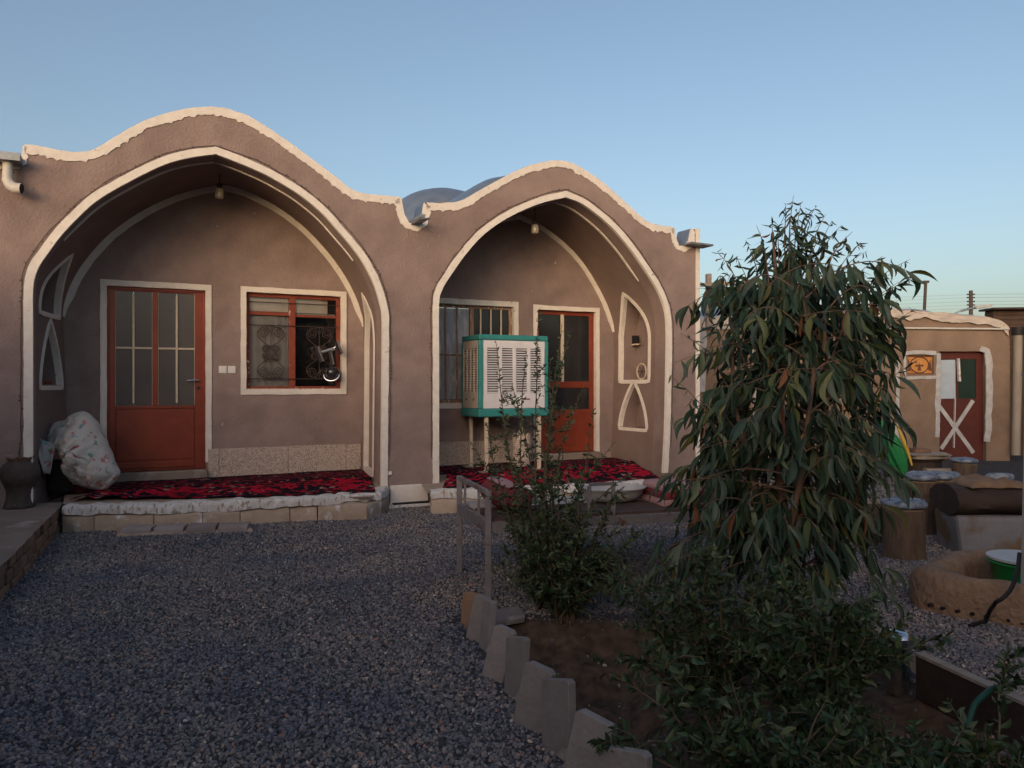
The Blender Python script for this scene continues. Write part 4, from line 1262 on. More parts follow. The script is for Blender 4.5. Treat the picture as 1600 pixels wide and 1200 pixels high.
def bundle():
    DB = 8.05
    outline = [(66, 690), (68, 672), (76, 660), (92, 656), (103, 647), (118, 643), (130, 648), (141, 660), (150, 676), (160, 694), (170, 713), (176, 727), (182, 738),
               (181, 748), (173, 758), (163, 767), (150, 766), (135, 763), (120, 756), (112, 745), (104, 731), (96, 716), (88, 703), (78, 692)]
    base = at_depth(140, 768, DB); base.z = floor_z(.6) + .03
    t = thing('draped_bundle', 'pale printed cloth draped over a leaning bundle beside the red door', 'bundle', base)
    P = [at_depth(px, py, DB) - base for px, py in outline]
    P = [(p.x, p.z) for p in P]
    P = catmull(P + [P[0]], .03)[:-1]
    cx = sum(p[0] for p in P) / len(P); cz = sum(p[1] for p in P) / len(P)
    mb = MB(); vs = []; fs = []
    n = len(P); rings = []
    prof_ = ((.02, -.235), (.2, -.23), (.4, -.215), (.58, -.185), (.74, -.14), (.87, -.08), (.96, -.02), (1.0, .05), (.97, .13), (.85, .2), (.5, .24), (.05, .25))
    uu = np.linspace(0, 11, 34)
    NR = len(uu)
    for (sc, dy) in zip(np.interp(uu, range(12), [q[0] for q in prof_]), np.interp(uu, range(12), [q[1] for q in prof_])):
        for i, p in enumerate(P):
            x = cx + (p[0] - cx) * sc; z = cz + (p[1] - cz) * sc
            # folds run down the length of the bundle
            ax = (x * .82 + z * -.57)
            ay = (x * .57 + z * .82)
            w1 = ax + .05 * nz1(ay * 3, 7)
            ridge = abs(w1 - (cx * .82 - cz * .57) - .05)          # one long crease down the middle
            f = .32 * ridge - .05 + .02 * abs(math.sin(w1 * 13 + 1.5 * nz1(ay * 3, 3))) + .03 * nz1(x * 4, z * 4, 1)
            f += .05 * max(0, .06 - abs(ay - (cx * .57 + cz * .82) + .13 + .4 * ridge)) / .06 * (1 if ridge > .02 else 0) * .35
            f += .016 * abs(nz1(x * 11 + z * 6, z * 9 - x * 5, 2)) - .008
            cr = abs(nz1(ax * 7 + 2, ay * 2.2, 3)); f += .05 * max(0, .2 - cr) / .2
            cr = abs(nz1(ax * 4 + ay * 6, ay * 4 - ax * 7, 9)); f += .028 * max(0, .16 - cr) / .16
            f *= min(1, 2.2 * (1 - sc) + .3)
            lean = -.25 * (z - cz)            # the top leans towards the wall
            vs.append((x + .012 * nz1(z * 12, x * 4, 6), dy * (1.05 - .15 * sc) - lean * .6 + (f if dy < .1 else 0), max(z, -.012)))
    m = NR
    for r in range(m - 1):
        for i in range(n):
            j = (i + 1) % n
            fs.append((r * n + i, r * n + j, (r + 1) * n + j, (r + 1) * n + i))
    fs.append(tuple(range(n))); fs.append(tuple((m - 1) * n + i for i in range(n))[::-1])
    mb.add(vs, fs).build('cloth', 'printcloth', t, smooth=50)
    # hanging corner of the cloth
    Q = [(66, 678), (80, 690), (92, 694), (86, 716), (88, 738), (80, 724), (70, 706)]
    q = [at_depth(px, py, DB - .05) - base for px, py in Q]
    mb = MB()
    a, b = q[0], q[1]
    def flap(u, v):
        top = q[0].lerp(q[1], u) if v < .02 else q[0].lerp(q[6], v).lerp(q[2].lerp(q[3], v), u)
        tip = q[4]
        p = q[0].lerp(q[2], u) * (1 - v) ** 1.0 + tip * v
        return (p.x, p.y - .12 + .03 * math.sin(u * 9) * (1 - v) - .04 * v + .1 * (u - .5), p.z + .01 * math.sin(u * 5))
    fo = mb.grid(10, 10, flap).build('hanging_corner', 'printcloth', t, smooth=180, recalc=False)
    md = fo.modifiers.new('thick', 'SOLIDIFY'); md.thickness = .006
    # dark mattress behind
    c = at_depth(92, 745, DB + .12) - base
    MB().obox(Vector((c.x, c.y, .16)), Vector((.1, .03, .0)), Vector((-.05, .12, 0)), Vector((-.02, 0, .17))).build('dark_padding', 'black', t, bevel=.03)
bundle()

# ------------------------------------------------------------------ bulbs under the vaults
def bulb(px, py, D, label):
    p = at_depth(px, py, D)
    t = thing('bulb_lamp', label, 'lamp', p)
    MB().lathe([(.0, -.085), (.02, -.084), (.045, -.075), (.052, -.05), (.052, .01), (.045, .035), (.03, .045), (.0, .046)], (0, 0, 0), 20).build('bulb', 'glassbulb', t, smooth=50)
    MB().lathe([(.0, .0465), (.03, .047), (.033, .09), (.02, .1), (.0, .1)], (0, 0, 0), 16).build('socket', 'dark', t, smooth=50)
    MB().tube([(0, 0, .095), (0, .0, .32)], .006, 6).build('stem', 'dark', t)
bulb(343, 300, 9.0, 'unlit bulb under the vault above the scrollwork window porch')
bulb(836, 356, 10.4, 'unlit bulb under the vault above the teal cooler')

# ------------------------------------------------------------------ string-light wires round the arches
def string_lights(arch_, lab, gap):
    pts = resample(arch_, .09)
    off = offset(pts, lambda i, p: gap * (1 + .5 * nz1(p[0] * 2, p[1] * 2)) + .012 * nz1(p[0] * 7, p[1] * 7))
    base = HW(off[0][0], -.02, .2)
    t = thing('string_lights', lab, 'string lights', base)
    W = [HW(s, -.012 - .006 * abs(nz1(s * 4, z * 4)), z) - base for s, z in off if z > .55]
    MB().tube(W, .0035, 5).build('wire', 'iron', t)
    mb = MB()
    for i in [q for q in range(3, len(W) - 2) if random.random() < .4]:
        d = (W[i + 1] - W[i - 1]).normalized(); nn = dT.cross(d).normalized() * random.choice((-1, 1))
        mb.tube([W[i], W[i] + nn * .01, W[i] + nn * random.uniform(.014, .026)], [.003, .005, .003], 5)
    mb.build('light_buds', 'iron', t, kind='stuff')
string_lights(archL, 'dark string light wire framing the arch over the scrollwork window', .022)
string_lights(archR, 'dark string light wire framing the arch over the cooler', .022)

# ------------------------------------------------------------------ chrome lamp at the window
def chrome_lamp():
    t_ = BT - .16
    def hp(px, py, t=t_):
        s, z = H(px, py, t); return HW(s, t, z)
    base = hp(519, 590)
    t = thing('chrome_spotlight', 'chrome twin tube spotlight fixed to the dark window pane', 'lamp', base)
    def tb(name, a, b, r, mat='chrome', da=0, db=0):
        MB().tube([hp(*a, t_ + da) - base, hp(*b, t_ + db) - base], r, 18).build(name, mat, t, smooth=50)
    tb('lamp_tube', (495, 542), (503, 565), .036)
    tb('lamp_tube', (524, 533), (533, 553), .036)
    tb('crossbar', (500, 551), (526, 543), .026, da=.05, db=.05)
    tb('neck', (515, 548), (519, 570), .03, da=.06, db=.08)
    p = hp(519, 582, t_ + .08) - base
    MB().lathe([(0, -.085), (.05, -.08), (.085, -.05), (.095, 0), (.08, .05), (.04, .08), (0, .085)], p, 20).build('housing', 'darkglass', t, smooth=60)
    MB().tube([p + Vector((.1 * math.cos(a), -.03 - .06 * abs(math.sin(a)) * .5, .1 * math.sin(a) * .8 - .03)) for a in np.linspace(math.pi, 2 * math.pi, 14)], .013, 8).build('bracket', 'chrome', t, smooth=60)
    MB().bar(p, p + dT * .14, .03).build('mount', 'dark', t)
chrome_lamp()

# ------------------------------------------------------------------ niche contents
def niche_things():
    # reddish dried things on the left lower niche ledge
    tz = nL1['pts'][0][1]
    for i in range(6):
        tt = .5 + i * .1
        s = wall_s(SFL['L'], tt, tz + .05) - .06 + random.uniform(-.03, .04)
        p = HW(s, tt, tz + .004)
        o = MB().lathe([(0, 0), (.03, .004), (.038, .025), (.028, .045), (.008, .052), (.0, .05)], (0, 0, 0), 10, .25).build('dried_fruit', pom, None, smooth=60)
        o.location = p
        o['label'] = 'small dried red fruit on the ledge of the lower niche'; o['category'] = 'fruit'; o['group'] = 'dried fruit in the niche'
    tz = nR1['pts'][0][1]; tt = (ta + tb) / 2 - .1
    s = wall_s(SFR['R'], tt, tz + .1) + .06
    p = HW(s, tt, tz + .004)
    t = thing('ring_ornament', 'round wire ring ornament standing in the tall niche', 'ornament', p)
    u = dT; w_ = Vector((0, 0, 1)); r = .115
    MB().tube([u * (r * math.cos(a)) + w_ * (r + .012 + r * math.sin(a)) for a in np.linspace(0, 2 * math.pi, 32)[:-1]], .011, 8, closed=True).build('ring', 'cream', t, smooth=60)
    mb = MB()
    for a in (0, math.pi / 3, 2 * math.pi / 3):
        d = u * math.cos(a) + w_ * math.sin(a); c = w_ * (r + .012)
        mb.tube([c - d * (r - .005), c + d * (r - .005)], .006, 6)
    mb.build('spokes', 'iron', t)
    s, z = wall_s(SFR['R'], tb - .12, 1.9), 0
    q = HW(s + .19, tb - .16, H(986, 534, BT)[1] + .0)
    t = thing('wall_meter', 'small black box with a pale lower edge in the tall niche', 'box', q)
    MB().box((-.03, -.075, -.05), (.0, .075, .075)).build('housing', 'black', t, bevel=.004)
    MB().box((-.034, -.085, -.07), (.0, .085, -.051)).build('pale_edge', 'cream', t)
    t.rotation_euler = (0, 0, A)
pom = pmat('dried_fruit', (.22, .05, .035), (.13, .035, .03), 20, .7, .3, 40)
niche_things()

# ------------------------------------------------------------------ evaporative cooler
def cooler():
    tf = .42; dp = .62
    s0, zb = H(749, 650, tf); s1, zt = H(857, 522, tf)
    zt = H(790, 523, tf)[1]; zb = H(800, 651, tf)[1]
    sc = (s0 + s1) / 2
    base = HW(sc, tf + dp / 2, floor_z(tf + dp / 2) + .03)
    t = thing('air_cooler', 'teal and white evaporative air cooler with louvred panels on thin legs', 'air cooler', base, A)
    hw = (s1 - s0) / 2; hd = dp / 2; z0 = zb - base.z; z1 = zt - base.z
    body = MB()
    e = .06
    # corner posts, top tray and bottom tray
    for sx in (-1, 1):
        for sy in (-1, 1):
            body = MB(); body.box((sx * hw - (e if sx > 0 else 0), sy * hd - (e if sy > 0 else 0), z0 + .11), (sx * hw + (e if sx < 0 else 0), sy * hd + (e if sy < 0 else 0), z1 - .075))
            body.build('corner_post', 'teal', t, bevel=.012)
    MB().box((-hw, -hd, z1 - .0745), (hw, hd, z1)).build('top_tray', 'teal', t, bevel=.02)
    MB().box((-hw - .012, -hd - .012, z0), (hw + .012, hd + .012, z0 + .11)).build('water_tray', 'teal', t, bevel=.02)
    MB().box((-hw + .06, -hd + .05, z0 + .09), (hw - .06, hd - .05, z1 - .07)).build('pad', 'coolerin', t)
    def panel(face, mat, label=None):
        # local: x along the face, z up; frame + columns + louvres
        W = (hw - e) if face in ('f', 'b') else (hd - e)
        y0 = hd if face in ('f', 'b') else hw
        def P(x, d, z):
            if face == 'f': return (x, -y0 + d, z)
            if face == 'b': return (-x, y0 - d, z)
            if face == 'l': return (-y0 + d, -x, z)
            return (y0 - d, x, z)
        def bx(mb, x0, x1, d0, d1, q0, q1):
            c = [P(x0, d0, q0), P(x1, d0, q0), P(x1, d1, q0), P(x0, d1, q0), P(x0, d0, q1), P(x1, d0, q1), P(x1, d1, q1), P(x0, d1, q1)]
            mb.add(c, [(0, 3, 2, 1), (4, 5, 6, 7), (0, 1, 5, 4), (1, 2, 6, 5), (2, 3, 7, 6), (3, 0, 4, 7)])
        a0, a1 = z0 + .113, z1 - .078
        fr = MB(); zl0, zl1 = a0 + .2, a1 - .1
        bx(fr, -W, W, -.004, .02, a0, zl0); bx(fr, -W, W, -.004, .02, zl1, a1)
        nc = 4
        cw = .05 if face == 'f' else .022
        xs = np.linspace(-W + cw / 2 + .003, W - cw / 2 - .003, nc + 1)
        for x in xs: bx(fr, x - cw / 2, x + cw / 2, -.004, .02, zl0, zl1)
        p = fr.build('louvre_panel', mat, t, bevel=.003)
        lv = MB(); nl = 19
        for a, b in zip(xs[:-1], xs[1:]):
            for i in range(nl):
                zz = zl0 + (zl1 - zl0) * (i + .5) / nl; h = (zl1 - zl0) / nl
                c = [P(a, .0, zz - h * .3), P(b, .0, zz - h * .3), P(b, .022, zz + h * .2), P(a, .022, zz + h * .2),
                     P(a, .003, zz - h * .3 - .003), P(b, .003, zz - h * .3 - .003), P(b, .025, zz + h * .2 - .003), P(a, .025, zz + h * .2 - .003)]
                lv.add(c, [(0, 1, 2, 3), (4, 7, 6, 5), (0, 4, 5, 1), (2, 6, 7, 3)])
        lv.build('louvres', mat, p, kind='stuff')
        if face == 'f':
            mb = MB(); bx(mb, W * .28, W * .5, -.0075, -.0045, a0 + .11, a0 + .128); mb.build('badge', 'redworn', p)
        if face == 'l':
            for x in (-.12, .12):
                mb = MB(); bx(mb, x - .012, x + .012, -.0075, -.0045, a0 + .1, a0 + .13); mb.build('clip', 'black', p)
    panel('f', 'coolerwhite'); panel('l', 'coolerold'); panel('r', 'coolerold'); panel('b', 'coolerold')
    for sx in (-1, 1):
        for sy in (-1, 1):
            x = sx * (hw - .12); y = sy * (hd - .05)
            zg = floor_z(tf + dp / 2 + y) - base.z + .012
            MB().bar((x, y, zg + .012), (x, y, z0), .045).build('leg', 'cream', t, bevel=.004)
            MB().box((x - .1, y - .09, zg), (x + .1, y + .09, zg + .012)).build('foot_board', 'timber', t)
    return base
cooler()
# beige canister under the cooler
cs, ct_ = H(815, 700, .75)[0], .75
cb = HW(cs, ct_, floor_z(ct_) + .03)
cn = thing('water_drum', 'beige speckled drum standing under the cooler', 'drum', cb)
MB().lathe([(0, 0), (.12, 0), (.13, .02), (.13, .2), (.125, .215), (.13, .23), (.13, .42), (.115, .45), (.05, .46), (0, .46)], (0, 0, 0), 24).build('drum_body', 'terrazzo', cn, smooth=50)
MB().lathe([(0, .462), (.045, .462), (.045, .5), (0, .5)], (0, 0, 0), 16).build('cap', 'tub', cn, smooth=50)

# ------------------------------------------------------------------ metal day bed
def bed():
    Apt = ground(697, 896); Bpt = ground(763, 942)
    ux = Vector((1.26, .38, 0)).normalized(); L = 2.0
    uy = Vector((-ux.y, ux.x, 0)); Wd = (Apt - Bpt).dot(uy)
    O = Bpt.copy(); O.z = 0
    t = thing('day_bed', 'grey metal day bed frame with end rails on gravel behind the shrub', 'bed', O)
    def P(a, b, z): return ux * a + uy * b + Vector((0, 0, z))
    zd_, zt_ = .50, .745
    for (a, b) in ((0, 0), (0, Wd), (L, 0), (L, Wd)):
        MB().bar(P(a, b, -.01), P(a, b, zt_), .042).build('leg', 'steel', t, bevel=.003)
    for a in (0, L):
        MB().bar(P(a, .022, zt_ - .015), P(a, Wd - .022, zt_ - .015), .028).build('end_rail', 'steel', t)
        for q in (.3, .78):
            MB().bar(P(a, Wd * q, zd_ + .04), P(a, Wd * q, zt_ - .03), .018).build('baluster', 'steel', t)
        MB().bar(P(a, .022, zd_), P(a, Wd - .022, zd_), .03, .075).build('end_beam', 'steel', t)
    for b in (0, Wd):
        MB().bar(P(.022, b, zd_), P(L - .022, b, zd_), .03, .06).build('side_beam', 'steel', t)
    for a in (.72, .9):
        MB().bar(P(a, 0, zd_ + .03), P(a, 0, zt_), .028).build('side_post', 'steel', t)
    MB().bar(P(.72, 0, zt_ + .012), P(.9, 0, zt_ + .012), .022).build('side_rail', 'steel', t)
    nb = 7
    for i in range(nb):
        b0 = Wd * i / nb + .012; b1 = Wd * (i + 1) / nb - .006
        MB().obox(P(L / 2, (b0 + b1) / 2, zd_ + .043), ux * (L / 2 - .03), uy * ((b1 - b0) / 2), Vector((0, 0, .009))).build('deck_plank', 'deck' if i > 3 else 'rustboard', t)
    # bolster
    c = O + P(.24, Wd * .5, zd_ + .054)
    bt = thing('bolster', 'maroon bolster with a pink top lying on the bed end', 'cushion', c)
    prof = []
    def bol(u, v):
        a = 2 * math.pi * v; q = (u - .5) * 2
        r = (1 - abs(q) ** 7) ** .5
        x = .1 * math.cos(a) * r; z = .09 + .09 * math.sin(a) * r
        y = q * (Wd * .44)
        f = 1 + .05 * nz1(y * 6, a)
        p = ux * (x * 1.25 * f) + uy * y
        return (p.x, p.y, max(z * f, .001))
    MB().grid(26, 24, bol).build('roll', 'maroon', bt, smooth=180, recalc=False)
    def cov(u, v):
        a = math.pi * (.05 + .6 * v); q = (u - .5) * 2 * .78
        x = .104 * math.cos(a); z = .09 + .096 * math.sin(a)
        p = ux * (x * 1.25) + uy * (q * Wd * .44)
        return (p.x, p.y, z + .006 * nz1(q * 9, v * 6))
    co = MB().grid(20, 14, cov).build('pink_cover', 'pink', bt, smooth=180, recalc=False)
    md = co.modifiers.new('thick', 'SOLIDIFY'); md.thickness = .008; md.offset = 1
    # oval enamel tub
    c = O + P(1.12, Wd * .6, zd_ + .053)
    tt = thing('oval_tub', 'white oval enamel tub lying on the metal bed', 'tub', c, math.atan2(ux.y, ux.x))
    vs = []; fs = []
    pr = [(0, 0), (.55, .0), (.8, .02), (.92, .07), (1.0, .13), (1.05, .135), (1.05, .125), (.98, .125), (.86, .07), (.75, .035), (.0, .03)]
    n = 36
    for r, z in pr:
        for k in range(n):
            a = 2 * math.pi * k / n
            vs.append((.26 * r * math.cos(a), .2 * r * math.sin(a), z * .8))
    for i in range(len(pr) - 1):
        for k in range(n):
            fs.append((i * n + k, i * n + (k + 1) % n, (i + 1) * n + (k + 1) % n, (i + 1) * n + k))
    MB().add(vs, fs).build('basin', 'tub', tt, smooth=50)
    # folded pink quilt at the far end
    c = O + P(1.62, Wd * .45, zd_ + .053)
    q = thing('folded_quilt', 'folded pink and purple quilt at the far end of the bed', 'quilt', c, math.atan2(ux.y, ux.x))
    for i in range(3):
        def lay(u, v, i=i):
            e = min(u, 1 - u, v, 1 - v)
            return ((u - .5) * (.5 - .03 * i), (v - .5) * (.45 - .02 * i), .05 * i + .05 * min(1, e / .06) ** .5 + .008 * nz1(u * 5, v * 5, i))
        lo = MB().grid(22, 18, lay).build('fold', ['pink', 'maroon', 'pink'][i], q, smooth=180, recalc=False)
        md = lo.modifiers.new('t', 'SOLIDIFY'); md.thickness = .045; md.offset = -1
bed()

# ------------------------------------------------------------------ kerb slabs along the garden bed
def slabs():
    spec = [  # px left, right, top y, bottom y, roll, yaw, clay?
        (725, 738, 927, 974, 4, 0, 1), (737, 753, 931, 1000, -7, 6, 0), (750, 767, 939, 1014, 6, -8, 0), (763, 792, 980, 1062, -12, 10, 0),
        (785, 819, 997, 1086, 11, -6, 0), (812, 852, 1041, 1138, -9, 8, 0), (843, 892, 1064, 1174, 13, -5, 0), (892, 944, 1120, 1225, -10, 6, 0), (940, 998, 1174, 1290, 9, 4, 0)]
    row = (ground(868, 1174) - ground(732, 974)); row.z = 0; row.normalize()
    for i, (x0, x1, yt, yb, roll, yaw, clay) in enumerate(spec):
        b = ground((x0 + x1) / 2, yb)
        hgt = (yb - yt) / FPX * b.y
        wd = min(.26, max(.12, (x1 - x0) / FPX * b.y / .66))
        nn = Matrix.Rotation(R(yaw * 1.4), 3, 'Z') @ Vector((-.79, -.61, 0))      # set at a slant to the row, facing the gravel
        along = Vector((-nn.y, nn.x, 0)); 
        up = (Vector((0, 0, 1)) - nn * .16).normalized()
        # roll in its own plane
        a2 = along * math.cos(R(roll)) + up * math.sin(R(roll)); u2 = -along * math.sin(R(roll)) + up * math.cos(R(roll))
        mb = MB(); th = .036
        n4 = nn * th / 2
        H2 = hgt + .05
        cc = up * (hgt / 2 - .025)
        sk = random.uniform(-.02, .02)
        pts = [(-wd / 2, -H2 / 2), (wd / 2, -H2 / 2), (wd / 2 + sk, H2 / 2 - .012), (wd / 2 - .02 + sk, H2 / 2), (-wd / 2 + .015, H2 / 2 - random.uniform(0, .01)), (-wd / 2 - .004, H2 / 2 - .02)]
        vs = [cc + a2 * p + u2 * q + n4 for p, q in pts] + [cc + a2 * p + u2 * q - n4 for p, q in pts]
        m = len(pts)
        fs = [tuple(range(m)), tuple(range(m, 2 * m))[::-1]] + [(k, (k + 1) % m, m + (k + 1) % m, m + k) for k in range(m)]
        mb.add(vs, fs)
        o = mb.build('paving_slab', 'slabbrown' if clay else 'slab', None, bevel=.003)
        o.location = b
        o['category'] = 'slab'; o['group'] = 'slabs standing along the garden bed'
        o['label'] = 'small orange brown clay slab at the bed post end of the slab row' if clay else 'pale grey stone slab standing on edge along the garden bed'
slabs()
# flat slabs and a brick lying by the bed post
for (px, py, l, w_, rz, mt, lab) in ((785, 968, .24, .2, .2, 'slab', 'flat grey slab lying on soil behind the slab row'),
                                     (790, 992, .16, .07, .6, 'slabbrown', 'orange brick fragment lying on soil behind the slab row')):
    p = ground(px, py); p.z = ground_h(p.x, p.y)
    o = MB().box((-l / 2, -w_ / 2, -.01), (l / 2, w_ / 2, .045), jit=.008).build('loose_slab', mt, None, bevel=.008)
    o.location = p; o.rotation_euler = (.05, -.08, rz); o['label'] = lab; o['category'] = 'slab'

# ------------------------------------------------------------------ outhouse in the background
YO = 14.5
def ow(px, py): return at_depth(px, py, YO)
def outhouse():
    x0, x1 = ow(1080, 600).x, ow(1578, 600).x
    base = Vector(((x0 + x1) / 2, YO, 0))
    t = thing('mud_outhouse', 'low tan mud outhouse with torn white roof edge behind the tree', 'outhouse', base)
    d0, d1 = ow(1468, 640).x, ow(1541, 640).x; dz = ow(1500, 549).z
    wx0, wx1 = ow(1419, 570).x, ow(1459, 570).x; wz0, wz1 = ow(1440, 585).z, ow(1440, 555).z
    mb = MB()
    xs = sorted([x0, wx0, wx1, d0, d1, x1])
    def top(x):
        px = 800 + x / YO * FPX
        y = np.interp(px, [1080, 1130, 1200, 1330, 1400, 1440, 1480, 1545, 1562, 1570, 1578], [505, 500, 497, 492, 488, 490, 494, 500, 504, 510, 518])
        return at_depth(px, float(y), YO).z
    holes = [(d0, d1, -.1, dz), (wx0, wx1, wz0, wz1)]
    gx = sorted(set(list(np.linspace(x0, x1, 60)) + xs)); 
    zs = sorted({-.1, wz0, wz1, dz, 2.2})
    for a, b in zip(gx[:-1], gx[1:]):
        for c, d in zip(zs[:-1], zs[1:]):
            if any(h[0] - 1e-6 <= a and b <= h[1] + 1e-6 and h[2] - 1e-6 <= c and d <= h[3] + 1e-6 for h in holes): continue
            mb.add([(a, YO, c), (b, YO, c), (b, YO, d), (a, YO, d)], [(0, 1, 2, 3)])
        # upper part leans back as it rounds over
        za, zb = top(a), top(b)
        mb.add([(a, YO, 2.2), (b, YO, 2.2), (b, YO + .03, zb), (a, YO + .03, za)], [(0, 1, 2, 3)])
        mb.add([(a, YO + .03, za), (b, YO + .03, zb), (b, YO + 4, zb + .05), (a, YO + 4, za + .05)], [(0, 1, 2, 3)])
    for h in holes:
        a, b, c, d = h; e = YO + .3
        for q in ([(a, YO, c), (a, YO, d), (a, e, d), (a, e, c)], [(b, YO, c), (b, YO, d), (b, e, d), (b, e, c)], [(a, YO, d), (b, YO, d), (b, e, d), (a, e, d)], [(a, YO, c), (b, YO, c), (b, e, c), (a, e, c)]):
            mb.add(q, [(0, 1, 2, 3)])
    mb.add([(x1, YO, -.1), (x1, YO + 4, -.1), (x1, YO + 4, 2.45), (x1, YO, 2.45)], [(0, 1, 2, 3)])
    mb.add([(x0, YO, -.1), (x0, YO + 4, -.1), (x0, YO + 4, 2.45), (x0, YO, 2.45)], [(0, 1, 2, 3)])
    mb.build('wall', 'mudwall', t, world=True, recalc=False)
    # torn membrane along the roof edge
    m = MB()
    xa, xb = ow(1090, 500).x, ow(1575, 500).x
    def mem(u, v):
        x = xa + (xb - xa) * u
        z = top(x)
        jag = .05 * nz1(x * 2.5, 1) + .05 * nz1(x * 7, 2)
        if v < .5:
            q = v / .5
            return (x, YO - .03 - .02 * nz1(x * 5, q * 3), z - (.1 + jag) * (1 - q) + .05 * q + .02 * nz1(x * 4, q * 4))
        q = (v - .5) / .5
        return (x, YO - .03 + 1.4 * q, z + .05 + .10 * math.sin(q * 2.2) + .04 * nz1(x * 3, q * 5))
    m.grid(140, 12, mem).build('roof_membrane', 'membrane', t, smooth=50, world=True, recalc=False)
    for (px, r, hgt) in ((1410, .75, .3), (1130, .9, .32)):
        c = at_depth(px, 490, YO + 1.6)
        m = MB()
        pr = [(r * math.cos(a), hgt * math.sin(a)) for a in np.linspace(0, math.pi / 2 - .05, 8)]
        m.lathe(pr, (c.x, c.y, 2.72), 24, .06).build('roof_dome', 'foil', t, smooth=60, world=True)
    # conduit along the wall
    zz = ow(1450, 513.5).z
    MB().tube([(ow(1200, 513).x, YO - .03, zz + .03), (ow(1575, 513).x, YO - .03, zz - .01)], .02, 8).build('conduit', 'pvc', t, world=True, smooth=60)
    # door
    yd = YO + .1
    lf = MB()
    gl0, gl1 = ow(1472, 600).x, ow(1530, 600).x; gm0, gm1 = ow(1497, 600).x, ow(1502, 600).x
    zg0, zg1 = ow(1500, 623).z, ow(1500, 561).z
    for q in ((d0, gl0, 0, dz), (gl1, d1, 0, dz), (gl0, gl1, zg1, dz), (gl0, gl1, 0, zg0), (gm0, gm1, zg0, zg1)):
        lf.box((q[0], yd, q[2]), (q[1], yd + .05, q[3]))
    door = lf.build('door', 'outred', t, world=True, label='dark red door with painted white cross bars')
    def sub(mb, name, mat): 
        mb.v = [(p[0] - base.x, p[1] - base.y, p[2]) for p in mb.v]
        return mb.build(name, mat, door)
    sub(MB().box((gl0 - .02, yd - .008, zg0), (gm0, yd + .02, zg1 - .01), jit=.006), 'pane', 'bluepane')
    sub(MB().box((gm1, yd + .015, zg0), (gl1, yd + .02, zg1)), 'pane', 'greenpane')
    def ob(a, b, w_):
        p, q = ow(*a), ow(*b); p.y = q.y = yd - .012
        return MB().bar(p, q, .02, w_)
    sub(ob((1468, 630), (1525, 708), .075), 'painted_bar', 'roughwhite')
    b2 = ob((1524, 626), (1474, 702), .07); b2.v = [(p[0], p[1] - .012, p[2]) for p in b2.v]
    sub(b2, 'painted_bar', 'roughwhite')
    b3 = ob((1496, 622), (1494, 700), .075); b3.v = [(p[0], p[1] + .012, p[2]) for p in b3.v]
    sub(b3, 'painted_bar', 'roughwhite')
    sub(MB().bar(ow(1498, 560) + Vector((0, .02, 0)), ow(1500, 596) + Vector((0, .02, 0)), .03, .06), 'torn_strip', 'whitedirt')
    # rough white borders
    def border(pts, w0, name='white_border'):
        p = resample([(ow(*q).x, ow(*q).z) for q in pts], .08)
        o = offset(p, lambda i, q: w0 / 2 * (1 + .5 * nz1(q[0] * 4, q[1] * 4)) + .01 * nz1(q[0] * 17, q[1] * 17))
        n_ = offset(p, lambda i, q: -w0 / 2 * (1 + .5 * nz1(q[0] * 4 + 9, q[1] * 4)) + .01 * nz1(q[0] * 17, q[1] * 17, 4))
        m = MB().ribbon(o, n_, YO - .02, YO + .01)
        m.build(name, 'roughwhite', t, world=True)
    border([(1464, 683), (1465, 600), (1466, 552)], .085)
    border([(1531, 545), (1541, 549), (1545, 562), (1545, 640), (1542, 690)], .12)
    border([(1412, 552), (1440, 550), (1462, 552)], .07); border([(1415, 591), (1440, 590), (1462, 589)], .06); border([(1413, 556), (1413, 590)], .05)
    border([(1402, 560), (1402, 640), (1400, 690)], .07)
    border([(1098, 512), (1098, 560), (1097, 612)], .12); border([(1180, 540), (1181, 620), (1180, 690)], .1); border([(1096, 512), (1140, 512)], .06)
    # amber panel with dark ornament
    yw = YO + .06
    pane = MB().box((wx0, yw, wz0), (wx1, yw + .02, wz1)).build('window', 'orange', t, world=True, label='amber panel with dark ornament')
    cx, cz = (wx0 + wx1) / 2, (wz0 + wz1) / 2; ww, hh = (wx1 - wx0), (wz1 - wz0)
    def orn(mb, name):
        mb.v = [(p[0] - base.x, p[1] - base.y, p[2]) for p in mb.v]; mb.build(name, 'ornament', pane)
    orn(MB().tube([(cx + ww * .36 * math.cos(a), yw - .006, cz + hh * .42 * math.sin(a)) for a in np.linspace(0, 2 * math.pi, 30)[:-1]], .012, 5, closed=True), 'oval')
    for dx, h in ((-.42, .6), (.42, .6), (0, .42)):
        x = cx + dx * ww; w_ = .035
        orn(MB().add([(x - w_, yw - .01, cz - hh * .3), (x + w_, yw - .01, cz - hh * .3), (x, yw - .01, cz - hh * .3 + hh * h), (x - w_, yw, cz - hh * .3), (x + w_, yw, cz - hh * .3), (x, yw, cz - hh * .3 + hh * h)],
                     [(0, 1, 2), (3, 5, 4), (0, 3, 4, 1), (1, 4, 5, 2), (2, 5, 3, 0)]), 'spire')
    orn(MB().box((cx - ww * .16, yw - .012, cz - .03), (cx + ww * .16, yw - .002, cz + .005)), 'crossbar')
    orn(MB().box((wx0, yw - .02, wz0), (wx1, yw - .004, wz0 + .025)), 'frame'); orn(MB().box((wx0, yw - .02, wz1 - .025), (wx1, yw - .004, wz1)), 'frame')
    # downpipe at the corner
    xp = ow(1584, 600).x
    MB().tube([(xp, YO - .12, ow(0, 520).z), (xp - .01, YO - .12, 1.5), (xp - .05, YO - .13, .12)], .075, 14).build('downpipe', 'agedpipe', t, world=True, smooth=60)
